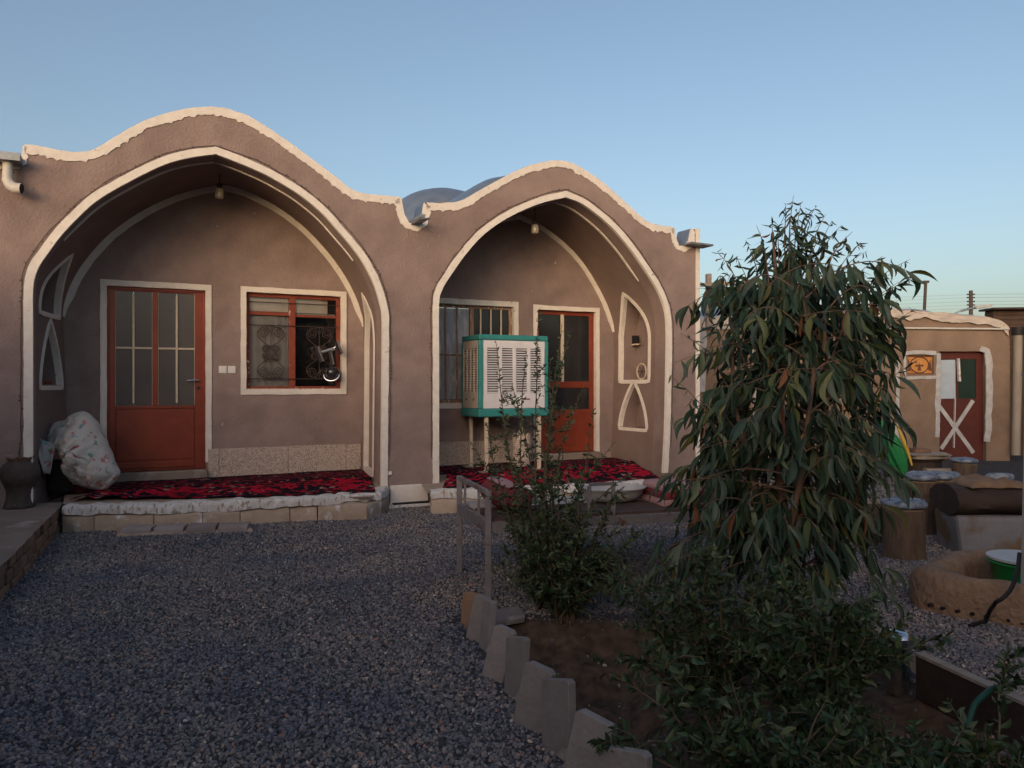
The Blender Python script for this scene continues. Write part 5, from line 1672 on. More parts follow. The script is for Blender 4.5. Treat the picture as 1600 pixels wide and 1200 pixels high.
    MB().tube([(xp, YO - .12, ow(0, 524).z), (xp, YO - .12, ow(0, 512).z)], .11, 14).build('pipe_collar', 'black', t, world=True, smooth=60)
outhouse()

# brown brick boundary wall at far right
def boundary():
    YB = 15.6
    x0 = at_depth(1553, 600, YB).x
    t = thing('boundary_wall', 'dark brown brick boundary wall beside the outhouse downpipe', 'wall', (x0, YB, 0))
    z = -.05; ih = 0
    while z < 2.92:
        h = .1
        off = .018 * (ih % 2) + random.uniform(-.008, .008)
        MB().box((0, off, z + .004), (5, .3, z + h - .004), jit=.004).build('brick_course', 'brownwall', t)
        z += h; ih += 1
    MB().box((0.0, .05, -.05), (5, .28, 2.9)).build('mortar_core', 'brownwall', t)
    MB().obox((2.5, .1, 3.0), Vector((2.6, 0, .03)), Vector((0, .25, 0)), Vector((0, 0, .02))).build('coping', 'darkwood', t)
boundary()

# timber rails on the roof between the buildings
wp = at_depth(1107, 445, 13.2)
wf = thing('timber_rail', 'rough timber post and crossed rails above the low roof', 'timber', (wp.x, wp.y, 2.4))
MB().bar((0, 0, 0), (0.0, 0, at_depth(1107, 428, 13.2).z - 2.4), .09).build('post', 'timber', wf, bevel=.01)
MB().bar((-.15, -.06, at_depth(0, 446, 13.2).z - 2.4), (.75, -.06, at_depth(0, 442, 13.2).z - 2.4), .06).build('rail', 'timber', wf)
MB().bar((-.05, -.07, at_depth(0, 466, 13.2).z - 2.4), (.65, -.07, at_depth(0, 448, 13.2).z - 2.4), .05).build('rail', 'timber', wf)
MB().bar((.05, -.08, at_depth(0, 450, 13.2).z - 2.4), (.62, -.08, at_depth(0, 464, 13.2).z - 2.4), .05).build('rail', 'timber', wf)

# poles and wires
def poles():
    D = 45
    p = at_depth(1517, 600, D); zt = at_depth(1517, 454, D).z
    t = thing('utility_pole', 'distant utility pole with five stacked insulators and wires', 'pole', (p.x, D, 0))
    MB().tube([(0, 0, 0), (0, 0, zt)], [.14, .1], 10).build('shaft', 'pole', t, smooth=60)
    for y in (460, 465, 471, 476.5, 482):
        z = at_depth(0, y, D).z
        MB().bar((-.22, 0, z), (.22, 0, z), .08).build('insulator', 'pole', t)
        pts = [(k * 6., -k * 1.0, z - .25 * math.sin(min(1, k / 10) * math.pi) + (.02 * k)) for k in range(0, 11)]
        MB().tube(pts, .008, 4).build('wire', 'pole', t)
        pts = [(-k * 6., k * 1.5, z - .35 * math.sin(min(1, k / 10) * math.pi)) for k in range(0, 11)]
        MB().tube(pts, .005, 4).build('wire', 'pole', t)
    D = 17.5
    p = at_depth(1445, 475, D)
    t = thing('antenna_mast', 'thin dark mast on the outhouse roof', 'mast', (p.x, D, 2.7))
    MB().tube([(-.03, 0, 0), (.02, 0, at_depth(0, 442, D).z - 2.7)], .035, 8).build('mast', 'pole', t)
    MB().box((-.04, -.03, at_depth(0, 442, D).z - 2.7), (.09, .03, at_depth(0, 440, D).z - 2.68)).build('bracket', 'pole', t)
    D = 40
    p = at_depth(1530, 484, D)
    t = thing('street_lamp', 'distant street lamp with curved arm above the outhouse roof', 'lamp', (p.x - 1.2, D, 0))
    z = p.z
    MB().tube([(0, 0, 0), (0, 0, z - .15), (.3, 0, z - .05), (1.0, 0, z + .12)], [.09, .07, .06, .05], 8).build('arm', 'metal', t, smooth=60)
    MB().obox((1.4, 0, z + .17), Vector((.42, 0, .06)), Vector((0, .15, 0)), Vector((-.01, 0, .07))).build('lamp_head', 'tub', t, bevel=.03)
poles()

# ------------------------------------------------------------------ stump stools, table, bench and basin on the right
def stump(px, py, rad, hgt, label, lean=0):
    b = ground(px, py); b.y += rad; 
    t = thing('log_stool', label, 'stool', (b.x, b.y, 0), 0, 'log stools with cushions on the gravel')
    pr = [(0, -.02), (rad * 1.06, -.02), (rad * 1.02, hgt * .2), (rad * .97, hgt * .6), (rad, hgt - .01), (rad * .97, hgt)]
    MB().lathe(pr, (0, 0, 0), 28, .14).build('bark', 'bark', t, smooth=50)
    MB().lathe([(0, hgt + .0), (rad * .93, hgt), (rad * .9, hgt + .006), (0, hgt + .006)], (0, 0, 0), 24, .1).build('cut_face', 'logend', t)
    return b, t
def cushion(b, hgt, rad, label, seed, mat='bluecloth'):
    t = thing('cushion', label, 'cushion', (b.x, b.y, hgt + .006), 0, 'blue and white cushions on the stools')
    def fn(u, v):
        a = 2 * math.pi * u
        lat = (v - .5) * math.pi
        r = rad * max(.0, math.cos(lat)) ** .45 * (1 + .12 * nz1(math.cos(a) * 2 + seed, math.sin(a) * 2))
        z = .038 + .04 * math.sin(lat) + .02 * nz1(math.cos(a) * r * 9 + seed, math.sin(a) * r * 9) * (1 if v > .5 else 0)
        return (r * math.cos(a), r * math.sin(a), max(z, 0))
    MB().grid(28, 12, fn).build('pad', mat, t, smooth=180, recalc=False)
for (px, py, rad, hgt, lab, clab, cush) in (
        (1429, 876, .165, .40, 'short bark log stool with a crumpled cushion in front of the others', 'crumpled blue white cushion on the log stool beside the tree', 1),
        (1483, 824, .17, .46, 'pale green stained log stool behind the dark bench', 'long blue white cushion on the stained log stool', 1),
        (1452, 836, .14, .50, 'narrow tall log stool hidden by the leaves', 'rounded grey blue cushion on the tall log stool', 1),
        (1375, 850, .17, .36, 'low log stool half hidden behind the drooping leaves', '', 0),
        (1518, 756, .17, .28, 'small log stool beside the wooden table', 'pale blue cushion on the small stool beside the table', 1)):
    b, t = stump(px, py, rad, hgt, lab)
    if cush: cushion(b, hgt, rad * 1.1, clab, px)

def table():
    b = ground(1457, 752); b.y += .45
    t = thing('spool_table', 'low weathered timber table with a polygon top before the outhouse', 'table', (b.x, b.y, 0))
    h = CAMZ - 108 / FPX * b.y
    r = .50
    vs = []; n = 6
    for z in (h - .06, h):
        for k in range(n):
            a = 2 * math.pi * k / n + .25; vs.append((r * math.cos(a), r * .9 * math.sin(a), z))
    MB().add(vs, [tuple(range(n))[::-1], tuple(range(n, 2 * n))] + [(k, (k + 1) % n, n + (k + 1) % n, n + k) for k in range(n)]).build('table_top', 'timber', t, bevel=.01)
    for i in range(5):
        y = -.36 + i * .18
        w_ = r * .85 - abs(y) * .35
        MB().box((-w_, y - .082, h + .001), (w_, y + .082, h + .014)).build('top_board', 'timber', t, bevel=.004)
    MB().lathe([(0, .02), (.4, .02), (.41, .05), (.36, .06), (.34, h - .12), (.38, h - .065), (0, h - .065)], (0, 0, 0), 20).build('drum', 'darkwood', t, smooth=40)
    MB().box((-.1, -.48, h - .23), (.42, -.36, h - .19)).build('shelf', 'timber', t, bevel=.006)
    o = MB().box((-.13, -.1, 0), (.13, .1, .06), jit=.006).build('wooden_box', 'brick', None, bevel=.006)
    o.location = (b.x + .02, b.y - .05, h + .015); o['label'] = 'small brown wooden box on the timber table'; o['category'] = 'box'
table()

def bench():
    b = ground(1498, 868)
    w_ = (1600 - 1498) / FPX * b.y + .35
    t = thing('log_bench', 'dark timber bench on a whitewashed block base beside the basin', 'bench', (b.x, b.y, 0), -.12)
    MB().box((.01, 0, -.03), (w_ - .1, .5, .33), jit=.02).build('whitewashed_base', 'whitewash', t, bevel=.04)
    h0 = .33
    def seat(u, v):
        a = 2 * math.pi * v
        x = -.02 + (w_ + .02) * u; rr = 1 + .14 * nz1(x * 4, math.cos(a) * 2, math.sin(a) * 2)
        return (x, .24 + .3 * math.cos(a) * rr, h0 + .12 + .13 * math.sin(a) * rr)
    sb = MB().grid(20, 20, seat); o0 = [j * 21 for j in range(20)]; sb.f.append(tuple(o0)); sb.f.append(tuple(j * 21 + 20 for j in range(20)))
    sb.build('seat_log', 'darkwood', t, smooth=60, recalc=False)
    s = thing('sacking', 'crumpled brown sacking lying on the dark bench', 'cloth', (b.x + .3, b.y + .2, h0 + .23))
    def sk(u, v):
        e = min(u, 1 - u, v, 1 - v)
        x, y = (u - .5) * .5 + .06, (v - .5) * .4
        return (x, y + .02 * nz1(x * 9, y * 9), .012 + .05 * min(1, e / .1) + .05 * nz1(x * 8, y * 8) * min(1, e / .1))
    so_ = MB().grid(26, 22, sk).build('fabric', 'sack', s, smooth=180, recalc=False)
    md = so_.modifiers.new('t', 'SOLIDIFY'); md.thickness = .01
    cp = at_depth(1562, 752, b.y + .35)
    c = thing('rolled_cushion', 'rolled blue white cushion at the back of the dark bench', 'cushion', (cp.x, cp.y, h0 + .24))
    def ro(u, v):
        a = 2 * math.pi * v; q = (u - .5) * 2; r = .045 * (1 - abs(q) ** 5) ** .5
        return (q * .13, r * math.cos(a), .045 + r * math.sin(a))
    MB().grid(16, 14, ro).build('pad', 'bluecloth', c, smooth=180, recalc=False)
bench()

def basin():
    c = Vector((3.42, 5.0, 0))
    t = thing('brick_basin', 'round mud rendered brick basin with perforated bricks at its foot', 'basin', c)
    vs = []; fs = []; n = 64
    pr = [(.70, -.08), (.72, .05), (.70, .16), (.68, .225), (.62, .25), (.53, .235), (.50, .18), (.49, .02), (.0, .02)]
    for (r, z) in pr:
        for k in range(n):
            a = 2 * math.pi * k / n
            sq = 1 + .10 * math.cos(a * 4)
            w_ = r * sq * (1 + .05 * nz1(math.cos(a) * 3, math.sin(a) * 3, z * 4) + .025 * nz1(math.cos(a) * 9, math.sin(a) * 9, z * 9))
            vs.append((w_ * math.cos(a), w_ * .85 * math.sin(a), z + (.02 * nz1(math.cos(a) * 2.5, math.sin(a) * 2.5, 7) if r > .3 else 0)))
    for i in range(len(pr) - 1):
        for k in range(n): fs.append((i * n + k, i * n + (k + 1) % n, (i + 1) * n + (k + 1) % n, (i + 1) * n + k))
    MB().add(vs, fs).build('basin_wall', 'basin', t, smooth=60)
    for k in range(9):
        a = R(190) + k * R(6.5) + (R(4) if k > 4 else 0)
        sq = 1 + .10 * math.cos(a * 4)
        p = Vector((.722 * sq * math.cos(a), .722 * sq * .85 * math.sin(a), .045 - .002 * k))
        d = Vector((p.x, p.y, 0)).normalized()
        MB().tube([p - d * .03, p + d * .006], .011, 8).build('brick_hole', 'black', t)
    bp = at_depth(1592, 888, 5.05)
    g = thing('green_tub', 'bright green plastic tub standing in the brick basin', 'tub', (bp.x + .06, 5.05, .02))
    MB().lathe([(0, 0), (.16, 0), (.18, .05), (.215, .24), (.235, .255), (.235, .265), (.21, .262), (.17, .06), (.15, .03), (0, .025)], (0, 0, 0), 32).build('tub_wall', 'greenplastic', g, smooth=50)
    MB().lathe([(0, .268), (.2, .268), (.238, .27), (.238, .285), (0, .287)], (.02, .03, 0), 32).build('pale_lid', 'tub', g, smooth=50)
    # black hose over the rim
    pts = [at_depth(1593, 865, 4.6), at_depth(1590, 890, 4.5), at_depth(1582, 920, 4.42), at_depth(1571, 945, 4.38), at_depth(1556, 962, 4.4), ground(1540, 972, .015), ground(1515, 978, .012)]
    b = pts[-1].copy()
    h = thing('black_hose', 'black rubber hose curving over the basin rim', 'hose', b)
    P2 = catmull([(p.x, p.y) for p in pts], .03); zz = np.interp(np.linspace(0, 1, len(P2)), np.linspace(0, 1, len(pts)), [p.z for p in pts])
    MB().tube([(p[0] - b.x, p[1] - b.y, z - b.z) for p, z in zip(P2, zz)], .012, 8).build('tube', 'black', h, smooth=60)
basin()

# white post at the right edge
wpst = ground(1597, 972)
t = thing('white_post', 'slim white metal post standing beside the brick basin', 'post', (wpst.x + .02, wpst.y, 0))
MB().bar((0, 0, -.02), (.035, 0, 1.5), .045).build('shaft', 'tub', t, bevel=.004)
MB().box((-.06, -.06, -.01), (.06, .06, .012)).build('base_plate', 'metal', t)
MB().box((.0, -.035, 1.5), (.07, .035, 1.52)).build('cap', 'metal', t)

# green folded cloth parasol leaning behind the tree
gp = ground(1408, 752)
t = thing('folded_parasol', 'bright green folded parasol with a yellow strip leaning behind the tree', 'parasol', (gp.x, gp.y, 0))
def par(u, v):
    a = 2 * math.pi * u
    q = v
    r = .02 + .13 * math.sin(math.pi * min(1, q * 1.05)) ** .8 * (1 + .25 * math.cos(a * 6))
    top = Vector((-.28, .1, .95)); bot = Vector((.05, 0, .06))
    c = bot.lerp(top, q)
    return (c.x + r * math.cos(a), c.y + r * math.sin(a), c.z)
MB().grid(48, 16, par).build('canopy', 'greencloth', t, smooth=180, recalc=False)
MB().tube([(.08, 0, -.01), (-.31, .11, 1.05)], .015, 8).build('pole', 'metal', t)
MB().tube([(.10, -.12, .25), (.0, -.13, .55), (-.12, -.1, .85)], [.012, .03, .012], 6).build('strip', 'yellowcloth', t)

# steel pail, timber edging board, green hose
sp = ground(1404, 1062)
t = thing('steel_pail', 'shiny steel pail half hidden among the shrub leaves', 'pail', (sp.x, sp.y, ground_h(sp.x, sp.y)))
MB().lathe([(0, 0), (.052, 0), (.058, .02), (.06, .27), (.064, .278), (.06, .285), (.05, .3), (.03, .31), (0, .312)], (0, 0, 0), 28).build('pail_body', 'chrome', t, smooth=50)
bA = at_depth(1436, 1060, 3.6); bB = at_depth(1640, 1135, 2.95)
bA.z = 0; bB.z = 0
t = thing('edging_board', 'brown timber board edging the bed with a pale rounded end', 'board', bA)
d = (bB - bA)
MB().bar((0, 0, .08), tuple(d + Vector((0, 0, .08))), .04, .2).build('plank', 'darkwood', t, bevel=.005)
MB().bar((0, 0, .187), tuple(d + Vector((0, 0, .187))), .05, .014).build('top_strip', 'timber', t)
u = d.normalized()
MB().tube([-u * .06 + Vector((0, -.0, .14)), -u * .03 + Vector((0, 0, .14)), u * .0 + Vector((0, 0, .14))], [.02, .045, .052], 16).build('rounded_end', 'slab', t, smooth=60)
hp = [at_depth(1655, 1066, 2.9), at_depth(1590, 1066, 2.9), at_depth(1550, 1075, 2.85), at_depth(1522, 1100, 2.8), at_depth(1510, 1140, 2.75), at_depth(1512, 1178, 2.75)]
b = hp[-1].copy()
t = thing('green_hose', 'dark green garden hose arching over the edging board', 'hose', b)
c1 = []
for q in np.linspace(0, len(hp) - 1, 36):
    wts = [math.exp(-((q - k) / .62) ** 2) for k in range(len(hp))]
    c1.append(sum((hp[k] * wts[k] for k in range(len(hp))), Vector()) / sum(wts))
MB().tube([p - b for p in c1], .011, 10).build('tube', 'hose', t, smooth=60)

# ------------------------------------------------------------------ vegetation
def leaf_mat(name, stops, attr):
    m, n, l, b = new_mat(name)
    rp = n.new('ShaderNodeValToRGB'); e = rp.color_ramp.elements
    e[0].position = stops[0][0]; e[0].color = L3(stops[0][1]); e[1].position = stops[-1][0]; e[1].color = L3(stops[-1][1])
    for p, c in stops[1:-1]:
        k_ = e.new(p); k_.color = L3(c)
    if attr:
        a = n.new('ShaderNodeAttribute'); a.attribute_name = 'rnd'; l.new(a.outputs['Fac'], rp.inputs[0])
    else:
        a = n.new('ShaderNodeObjectInfo'); l.new(a.outputs['Random'], rp.inputs[0])
    l.new(rp.outputs[0], b.inputs['Base Color'])
    b.inputs['Roughness'].default_value = .5; b.inputs['Specular IOR Level'].default_value = .35
    return m
EUC = [(0, (.014, .03, .02)), (.35, (.022, .046, .028)), (.7, (.032, .06, .039)), (.9, (.05, .072, .024)), (.972, (.085, .085, .025)), (.988, (.17, .07, .025)), (1, (.10, .035, .025))]
M['euc'] = leaf_mat('eucalyptus_leaf', EUC, False)
M['eucx'] = leaf_mat('eucalyptus_foliage', EUC, True)
SHR = [(0, (.022, .042, .02)), (.5, (.04, .068, .033)), (.85, (.07, .105, .052)), (1, (.11, .14, .066))]
M['shrub'] = leaf_mat('shrub_foliage', SHR, True)
SHB = [(0, (.016, .034, .015)), (.5, (.027, .052, .022)), (.85, (.045, .078, .032)), (1, (.08, .105, .04))]
M['shrubdark'] = leaf_mat('dense_shrub_foliage', SHB, True)

def leaf_verts(L, W, curve, fold, seg):
    """lanceolate leaf along +X, curving towards -Z/+Y; returns verts, faces"""
    vs = []; fs = []
    for i in range(seg + 1):
        u = i / seg
        wd = W * .5 * (math.sin(math.pi * min(1, u ** .75 * .98 + .02)) ** .85 + .02) if seg > 2 else W * .5 * (0.12, 1, 0.05)[i if i < 3 else 2]
        x = L * u; y = curve * L * math.sin(u * math.pi * .9) * .25; z = -curve * L * u * u * .18
        vs += [(x, y - wd, z + fold * wd), (x, y, z), (x, y + wd, z + fold * wd)]
    for i in range(seg):
        a = i * 3
        fs += [(a, a + 1, a + 4, a + 3), (a + 1, a + 2, a + 5, a + 4)]
    return vs, fs
class Leaves:
    def __init__(self): self.V = []; self.F = []; self.A = []; self.n = 0
    def add(self, base, mat, r):
        vs, fs = base
        P = (np.array(vs) @ mat[0].T) + mat[1]
        self.V.append(P); self.F += [tuple(i + self.n for i in f) for f in fs]
        self.A.append(np.full(len(P), r)); self.n += len(P)
    def build(self, name, mt, parent):
        V = np.concatenate(self.V)
        me = bpy.data.meshes.new(name); me.from_pydata(V.tolist(), [], self.F)
        a = me.attributes.new('rnd', 'FLOAT', 'POINT'); a.data.foreach_set('value', np.concatenate(self.A))
        me.polygons.foreach_set('use_smooth', [True] * len(me.polygons))
        me.materials.append(M[mt])
        o = bpy.data.objects.new(name, me); COL.objects.link(o); o.parent = parent; o['kind'] = 'stuff'
        return o
def orient(d, spin, scale):
    """matrix turning +X to direction d with a spin about it"""
    d = Vector(d).normalized(); up = Vector((0, 0, 1)) if abs(d.z) < .97 else Vector((0, 1, 0))
    y = up.cross(d).normalized(); z = d.cross(y)
    y2 = y * math.cos(spin) + z * math.sin(spin); z2 = d.cross(y2)
    return np.array([[d.x, y2.x, z2.x], [d.y, y2.y, z2.y], [d.z, y2.z, z2.z]]) * scale

def eucalyptus():
    rg = random.Random(21)
    base = Vector((1.55, 4.28, -.12))
    t = thing('eucalyptus_tree', 'young eucalyptus tree with long drooping dark leaves in the garden bed', 'tree', base)
    D = base.y
    def crown_half(z):       # measured silhouette half-width (m) by height
        zz = [.1, .35, .6, .9, 1.2, 1.5, 1.8, 2.0, 2.2, 2.35, 2.5]
        ww = [.42, .60, .70, .71, .70, .69, .64, .55, .40, .25, .08]
        return float(np.interp(z, zz, ww))
    variants = [leaf_verts(1, .19, c, f, 6) for c, f in ((.6, .25), (.95, .35), (.2, .15), (-.5, .3), (1.2, .2))]
    leaves = []          # (origin, dir, spin, length, variant, rnd)
    trunkm = MB()
    top = Vector((1.46, 4.3, 2.3))
    stem = [base, Vector((1.54, 4.27, .45)), Vector((1.48, 4.25, .95)), Vector((1.46, 4.3, 1.45)), Vector((1.48, 4.28, 1.9)), top]
    trunkm.tube(stem, [.035, .03, .024, .018, .012, .006], 10)
    stems2 = [[Vector((1.54, 4.27, .3)), Vector((1.66, 4.2, .8)), Vector((1.74, 4.22, 1.4)), Vector((1.72, 4.25, 2.0))],
              [Vector((1.54, 4.27, .35)), Vector((1.34, 4.22, .85)), Vector((1.22, 4.25, 1.4)), Vector((1.24, 4.3, 1.9))],
              [Vector((1.52, 4.26, .5)), Vector((1.50, 4.0, .95)), Vector((1.54, 3.92, 1.5)), Vector((1.50, 3.98, 2.0))],
              [Vector((1.52, 4.26, .5)), Vector((1.58, 4.5, 1.0)), Vector((1.50, 4.62, 1.6))]]
    TR = MB(); TR.tube([p - base for p in stem], [.035, .03, .024, .018, .012, .006], 10); TR.build('trunk', 'trunk', t, smooth=60)
    for s2 in stems2:
        m = MB(); m.tube([p - base for p in s2], [.02, .016, .011, .006][:len(s2)], 8); m.build('limb', 'trunk', t, smooth=60)
    allst = [stem] + stems2
    def along(s, u):
        k = u * (len(s) - 1); i = min(int(k), len(s) - 2); return s[i].lerp(s[i + 1], k - i)
    twigs = MB()
    cx = 1.5
    for bi in range(230):
        s = allst[bi % len(allst)]
        o = along(s, rg.uniform(.06, 1.0))
        while o.z > 1.9: o = along(s, rg.uniform(.06, .9))
        az_ = rg.uniform(0, 2 * math.pi)
        hw_ = crown_half(o.z + .1)
        reach = hw_ * rg.uniform(.45, 1.0)
        cz_ = 1.40 + .10 * o.z
        tgt = Vector((cz_ + math.cos(az_) * reach, 4.25 + math.sin(az_) * reach * .9, 0))
        rise = rg.uniform(.05, .32) if o.z < 1.6 else rg.uniform(.08, .34)
        drop = rg.uniform(.0, .28)
        p = []
        for k in range(11):
            u = k / 10
            x = o.x + (tgt.x - o.x) * u; y = o.y + (tgt.y - o.y) * u
            z = o.z + rise * math.sin(u * math.pi * .62) - drop * u ** 2.2
            p.append(Vector((x + .015 * nz1(u * 3, bi), y + .015 * nz1(u * 3, bi, 4), max(z, .06))))
        twigs.tube([q - base for q in p], [.006 - .00046 * q for q in range(11)], 5, cap=False)
        nl = rg.randint(12, 19)
        for k in range(nl):
            u = rg.uniform(.18, 1.02) ** .8; u = min(u, 1)
            q = along(p, u)
            out = Vector((math.cos(az_ + rg.uniform(-1.1, 1.1)), math.sin(az_ + rg.uniform(-1.1, 1.1)), 0))
            dv = out * rg.uniform(.12, .65) + Vector((0, 0, -1)) * rg.uniform(.55, 1.1)
            leaves.append((q, dv, rg.uniform(0, 6.28), rg.uniform(.10, .185), rg.randrange(5), rg.random()))
    # wispy leaders that break the outline at the top
    for (px, py) in ((1240, 305), (1276, 322), (1300, 345), (1332, 362), (1355, 392), (1422, 405), (1182, 352), (1150, 400), (1120, 392), (1205, 340), (1260, 330), (1380, 400), (1093, 440), (1405, 440), (1228, 318), (1252, 316), (1290, 335), (1315, 352), (1215, 350), (1165, 375), (1345, 378), (1190, 385), (1265, 350), (1235, 360), (1310, 385), (1280, 370), (1395, 425), (1135, 425), (1428, 432), (1430, 482), (1416, 522), (1402, 470), (1372, 432), (1342, 420), (1362, 455), (1085, 470), (1062, 520), (1100, 450), (1046, 585), (1438, 560), (1385, 480)):
        e = at_depth(px, py, D + rg.uniform(-.25, .3))
        st = Vector((cx + (e.x - cx) * .45, 4.25 + (e.y - 4.25) * .5, e.z - rg.uniform(.38, .55)))
        mid = st.lerp(e, .55) + Vector((-(e.x - cx) * .06, 0, .05))
        p = [st, st.lerp(mid, .5), mid, mid.lerp(e, .5) + Vector((0, 0, .012)), e]
        twigs.tube([q - base for q in p], [.005, .004, .003, .002, .001], 5, cap=False)
        for k in range(24):
            u = rg.uniform(.02, 1); q = along(p, u)
            small = (1 - .68 * max(0, u - .35) / .65) * (1 if py < 415 else 1.15)
            az_ = rg.uniform(0, 6.28)
            dv = Vector((math.cos(az_), math.sin(az_), 0)) * rg.uniform(.3, .9) + Vector((0, 0, rg.uniform(-1.0, .35 if u > .7 else -.35)))
            leaves.append((q, dv, rg.uniform(0, 6.28), rg.uniform(.10, .15) * small, rg.randrange(5), rg.random()))
    twigs.build('twigs', 'trunk', t, kind='stuff')
    # the 300 leaves that show largest are objects of their own
    def key(L): return L[3] / (L[0] - Vector((0, 0, CAMZ))).length * (1.25 if L[0].y < 4.0 else 1)
    leaves.sort(key=key, reverse=True)
    meshes = []
    for vs, fs in variants:
        me = bpy.data.meshes.new('leaf'); me.from_pydata(vs, [], fs); me.polygons.foreach_set('use_smooth', [True] * len(fs)); me.materials.append(M['euc']); meshes.append(me)
    for (q, dv, sp_, L, vi, r) in leaves[:300]:
        o = bpy.data.objects.new('leaf', meshes[vi]); COL.objects.link(o); o.parent = t
        mt = orient(dv, sp_, L)
        o.matrix_local = Matrix.Translation(q - base) @ Matrix(mt.tolist()).to_4x4()
    lv = Leaves()
    for (q, dv, sp_, L, vi, r) in leaves[300:]:
        lv.add(variants[vi], (orient(dv, sp_, L), np.array(q - base)), r)
    lv.build('crown', 'eucx', t)
eucalyptus()

def shrub(label, base, stems, leafL, leafW, mt, seed, per=55, group=None, spiky=False):
    """stems: list of tip points (world)"""
    rg = random.Random(seed)
    base = Vector(base)
    t = thing('shrub', label, 'shrub', base)
    var = [leaf_verts(1, leafW / leafL, c, f, 4) for c, f in ((.5, .3), (-.4, .2), (.9, .4))]
    lv = Leaves()
    for si, (tip, bend) in enumerate(stems):
        tip = Vector(tip)
        o = base + Vector((rg.uniform(-.06, .06), rg.uniform(-.06, .06), 0))
        L = (tip - o).length
        p = []
        side = Vector((rg.uniform(-1, 1), rg.uniform(-1, 1), 0)) * .05 * L
        for k in range(12):
            u = k / 11
            q = o.lerp(tip, u) + Vector((0, 0, bend * L * math.sin(math.pi * u))) + side * math.sin(math.pi * u)
            q += Vector((.012 * nz1(u * 5, si, seed), .012 * nz1(u * 5, si, seed + 3), 0))
            p.append(q)
        m = MB(); m.tube([q - base for q in p], [.0075 * (1 - .8 * k / 11) for k in range(12)], 6); m.build('stem', 'twig', t, smooth=60)
        n = int(per * L)
        side_tw = []
        chains = [(p, 1.0, .12)]
        for k in range(int(6 * L) + 2):
            u = rg.uniform(.15, .85); i = int(u * 11); q = p[i]
            d = Vector((rg.uniform(-1, 1), rg.uniform(-1, 1), rg.uniform(-.1, .8))).normalized() * rg.uniform(.08, .24) * (1.2 - u * .6)
            c = [q, q + d * .5 + Vector((0, 0, .01)), q + d + Vector((0, 0, -.02))]
            side_tw.append(c); chains.append((c, .9, 0))
        m = MB()
        for c in side_tw: m.tube([q - base for q in c], [.003, .0022, .0012], 4, cap=False)
        m.build('side_twigs', 'twig', t, kind='stuff')
        for (c, ls, u0) in chains:
            cl = sum((c[i + 1] - c[i]).length for i in range(len(c) - 1))
            for k in range(max(5, int(per * cl))):
                u = rg.uniform(u0, 1); kk = u * (len(c) - 1); i = min(int(kk), len(c) - 2)
                q = c[i].lerp(c[i + 1], kk - i); dd = (c[i + 1] - c[i]).normalized()
                a = rg.uniform(0, 6.28); pr = dd.orthogonal().normalized(); pr = Matrix.Rotation(a, 3, dd) @ pr
                dv = pr * rg.uniform(.6, 1) + dd * rg.uniform(.1, .9)
                sz = leafL * rg.uniform(.55, 1.15) * (1 - .35 * max(0, u - .75) / .25)
                lv.add(var[rg.randrange(3)], (orient(dv, rg.uniform(0, 6.28), sz), np.array(q - base)), min(1, rg.random() * .75 + .25 * (u > .7)))
    lv.build('foliage', mt, t)
    return t
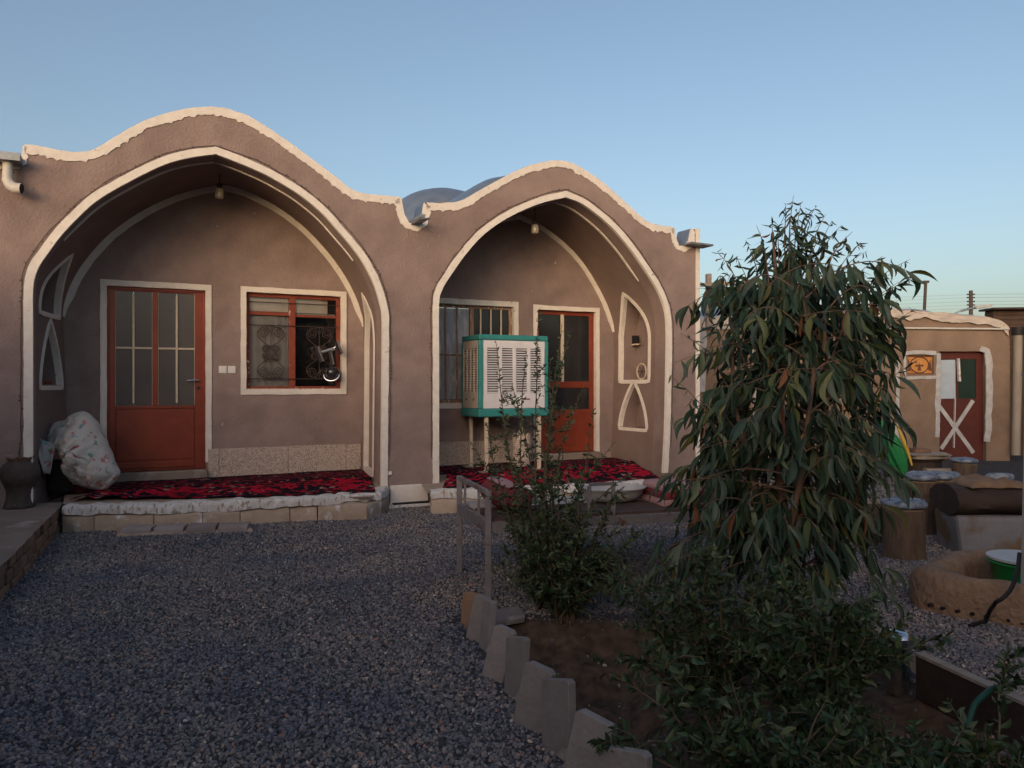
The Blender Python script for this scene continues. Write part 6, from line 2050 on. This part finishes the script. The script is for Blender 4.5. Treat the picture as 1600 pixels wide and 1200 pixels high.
# airy shrub in front of the day bed and the cooler
bA_ = ground(850, 950, 0); bA_.z = -.02
tips = []
for (px, py, dd) in ((843, 482, 0), (878, 505, .1), (893, 514, -.1), (914, 600, .1), (928, 640, -.2), (775, 535, .1), (822, 552, -.1), (800, 600, .25), (860, 560, .2), (760, 660, -.1), (735, 690, .0), (960, 690, .1),
                     (985, 740, -.2), (790, 700, -.3), (840, 680, .3), (880, 700, -.3), (780, 800, -.3), (930, 790, -.3), (870, 790, -.4), (820, 830, -.4), (975, 830, -.2)):
    tips.append((at_depth(px, py, 4.85 + dd), .06 if py < 650 else .12))
shrub('airy thorny shrub with tall thin shoots before the day bed and cooler', bA_, tips, .037, .014, 'shrub', 3, per=74)
tips = []
rq = random.Random(44)
for k in range(34):
    px = rq.uniform(770, 1010); py = rq.uniform(730, 900) + (abs(px - 870) * .25)
    tips.append((at_depth(px, py, 4.72 + rq.uniform(-.4, .25)), rq.uniform(.1, .3)))
for k in range(18):
    px = rq.uniform(765, 1010); py = rq.uniform(890, 965)
    tips.append((at_depth(px, py, 4.55 + rq.uniform(-.2, .2)), rq.uniform(.25, .5)))
bB_ = ground(885, 965, 0); bB_.z = -.02
shrub('bushy low shrub filling the foot of the airy thorny shrub', bB_, tips, .042, .016, 'shrubdark', 8, per=86)
rg = random.Random(5)
def lowshrub(label, bx, by, n, rad, hmin, hmax, seed, leafL=.048, per=60, extra=()):
    rg = random.Random(seed); tips = []
    for i in range(n):
        a = 2 * math.pi * i / n + rg.uniform(-.3, .3); r = rad * rg.uniform(.35, 1.05)
        tips.append(((bx + r * math.cos(a), by + r * math.sin(a) * .8, rg.uniform(hmin, hmax) * (1.05 - .4 * r / rad)), rg.uniform(.08, .25)))
    for e in extra: tips.append((at_depth(*e), .12))
    shrub(label, (bx, by, ground_h(bx, by) - .02), tips, leafL, leafL * .36, 'shrubdark', seed, per=per)
lowshrub('leafy shrub spreading over the soil pit beside the standing slabs', .98, 3.72, 20, .55, .35, .9, 11, .048, 90, ((1085, 850, 3.5), (960, 880, 3.5), (925, 915, 3.4), (918, 1035, 3.1), (1030, 930, 3.2), (1120, 870, 3.3)))
lowshrub('dense leafy shrub under the eucalyptus trunk', 1.3, 3.3, 30, .5, .35, .78, 12, .055, 100, ((1180, 960, 2.9), (1320, 950, 3.0), (1250, 900, 3.2), (1370, 930, 3.1)))
lowshrub('low leafy shrub beside the steel pail', 1.6, 2.5, 20, .42, .1, .3, 13, .052, 100, ((1575, 1022, 2.9), (1480, 1090, 2.7), (1540, 1130, 2.6)))
lowshrub('low leafy shrub nearest the last standing slab', .92, 2.62, 26, .46, .16, .46, 14, .055, 100, ((945, 1050, 2.7), (925, 1160, 2.6), (1010, 1010, 2.8)))
lowshrub('sprawling shrub with arching twigs among the lower leaves', 1.32, 2.42, 24, .5, .12, .4, 15, .055, 100)
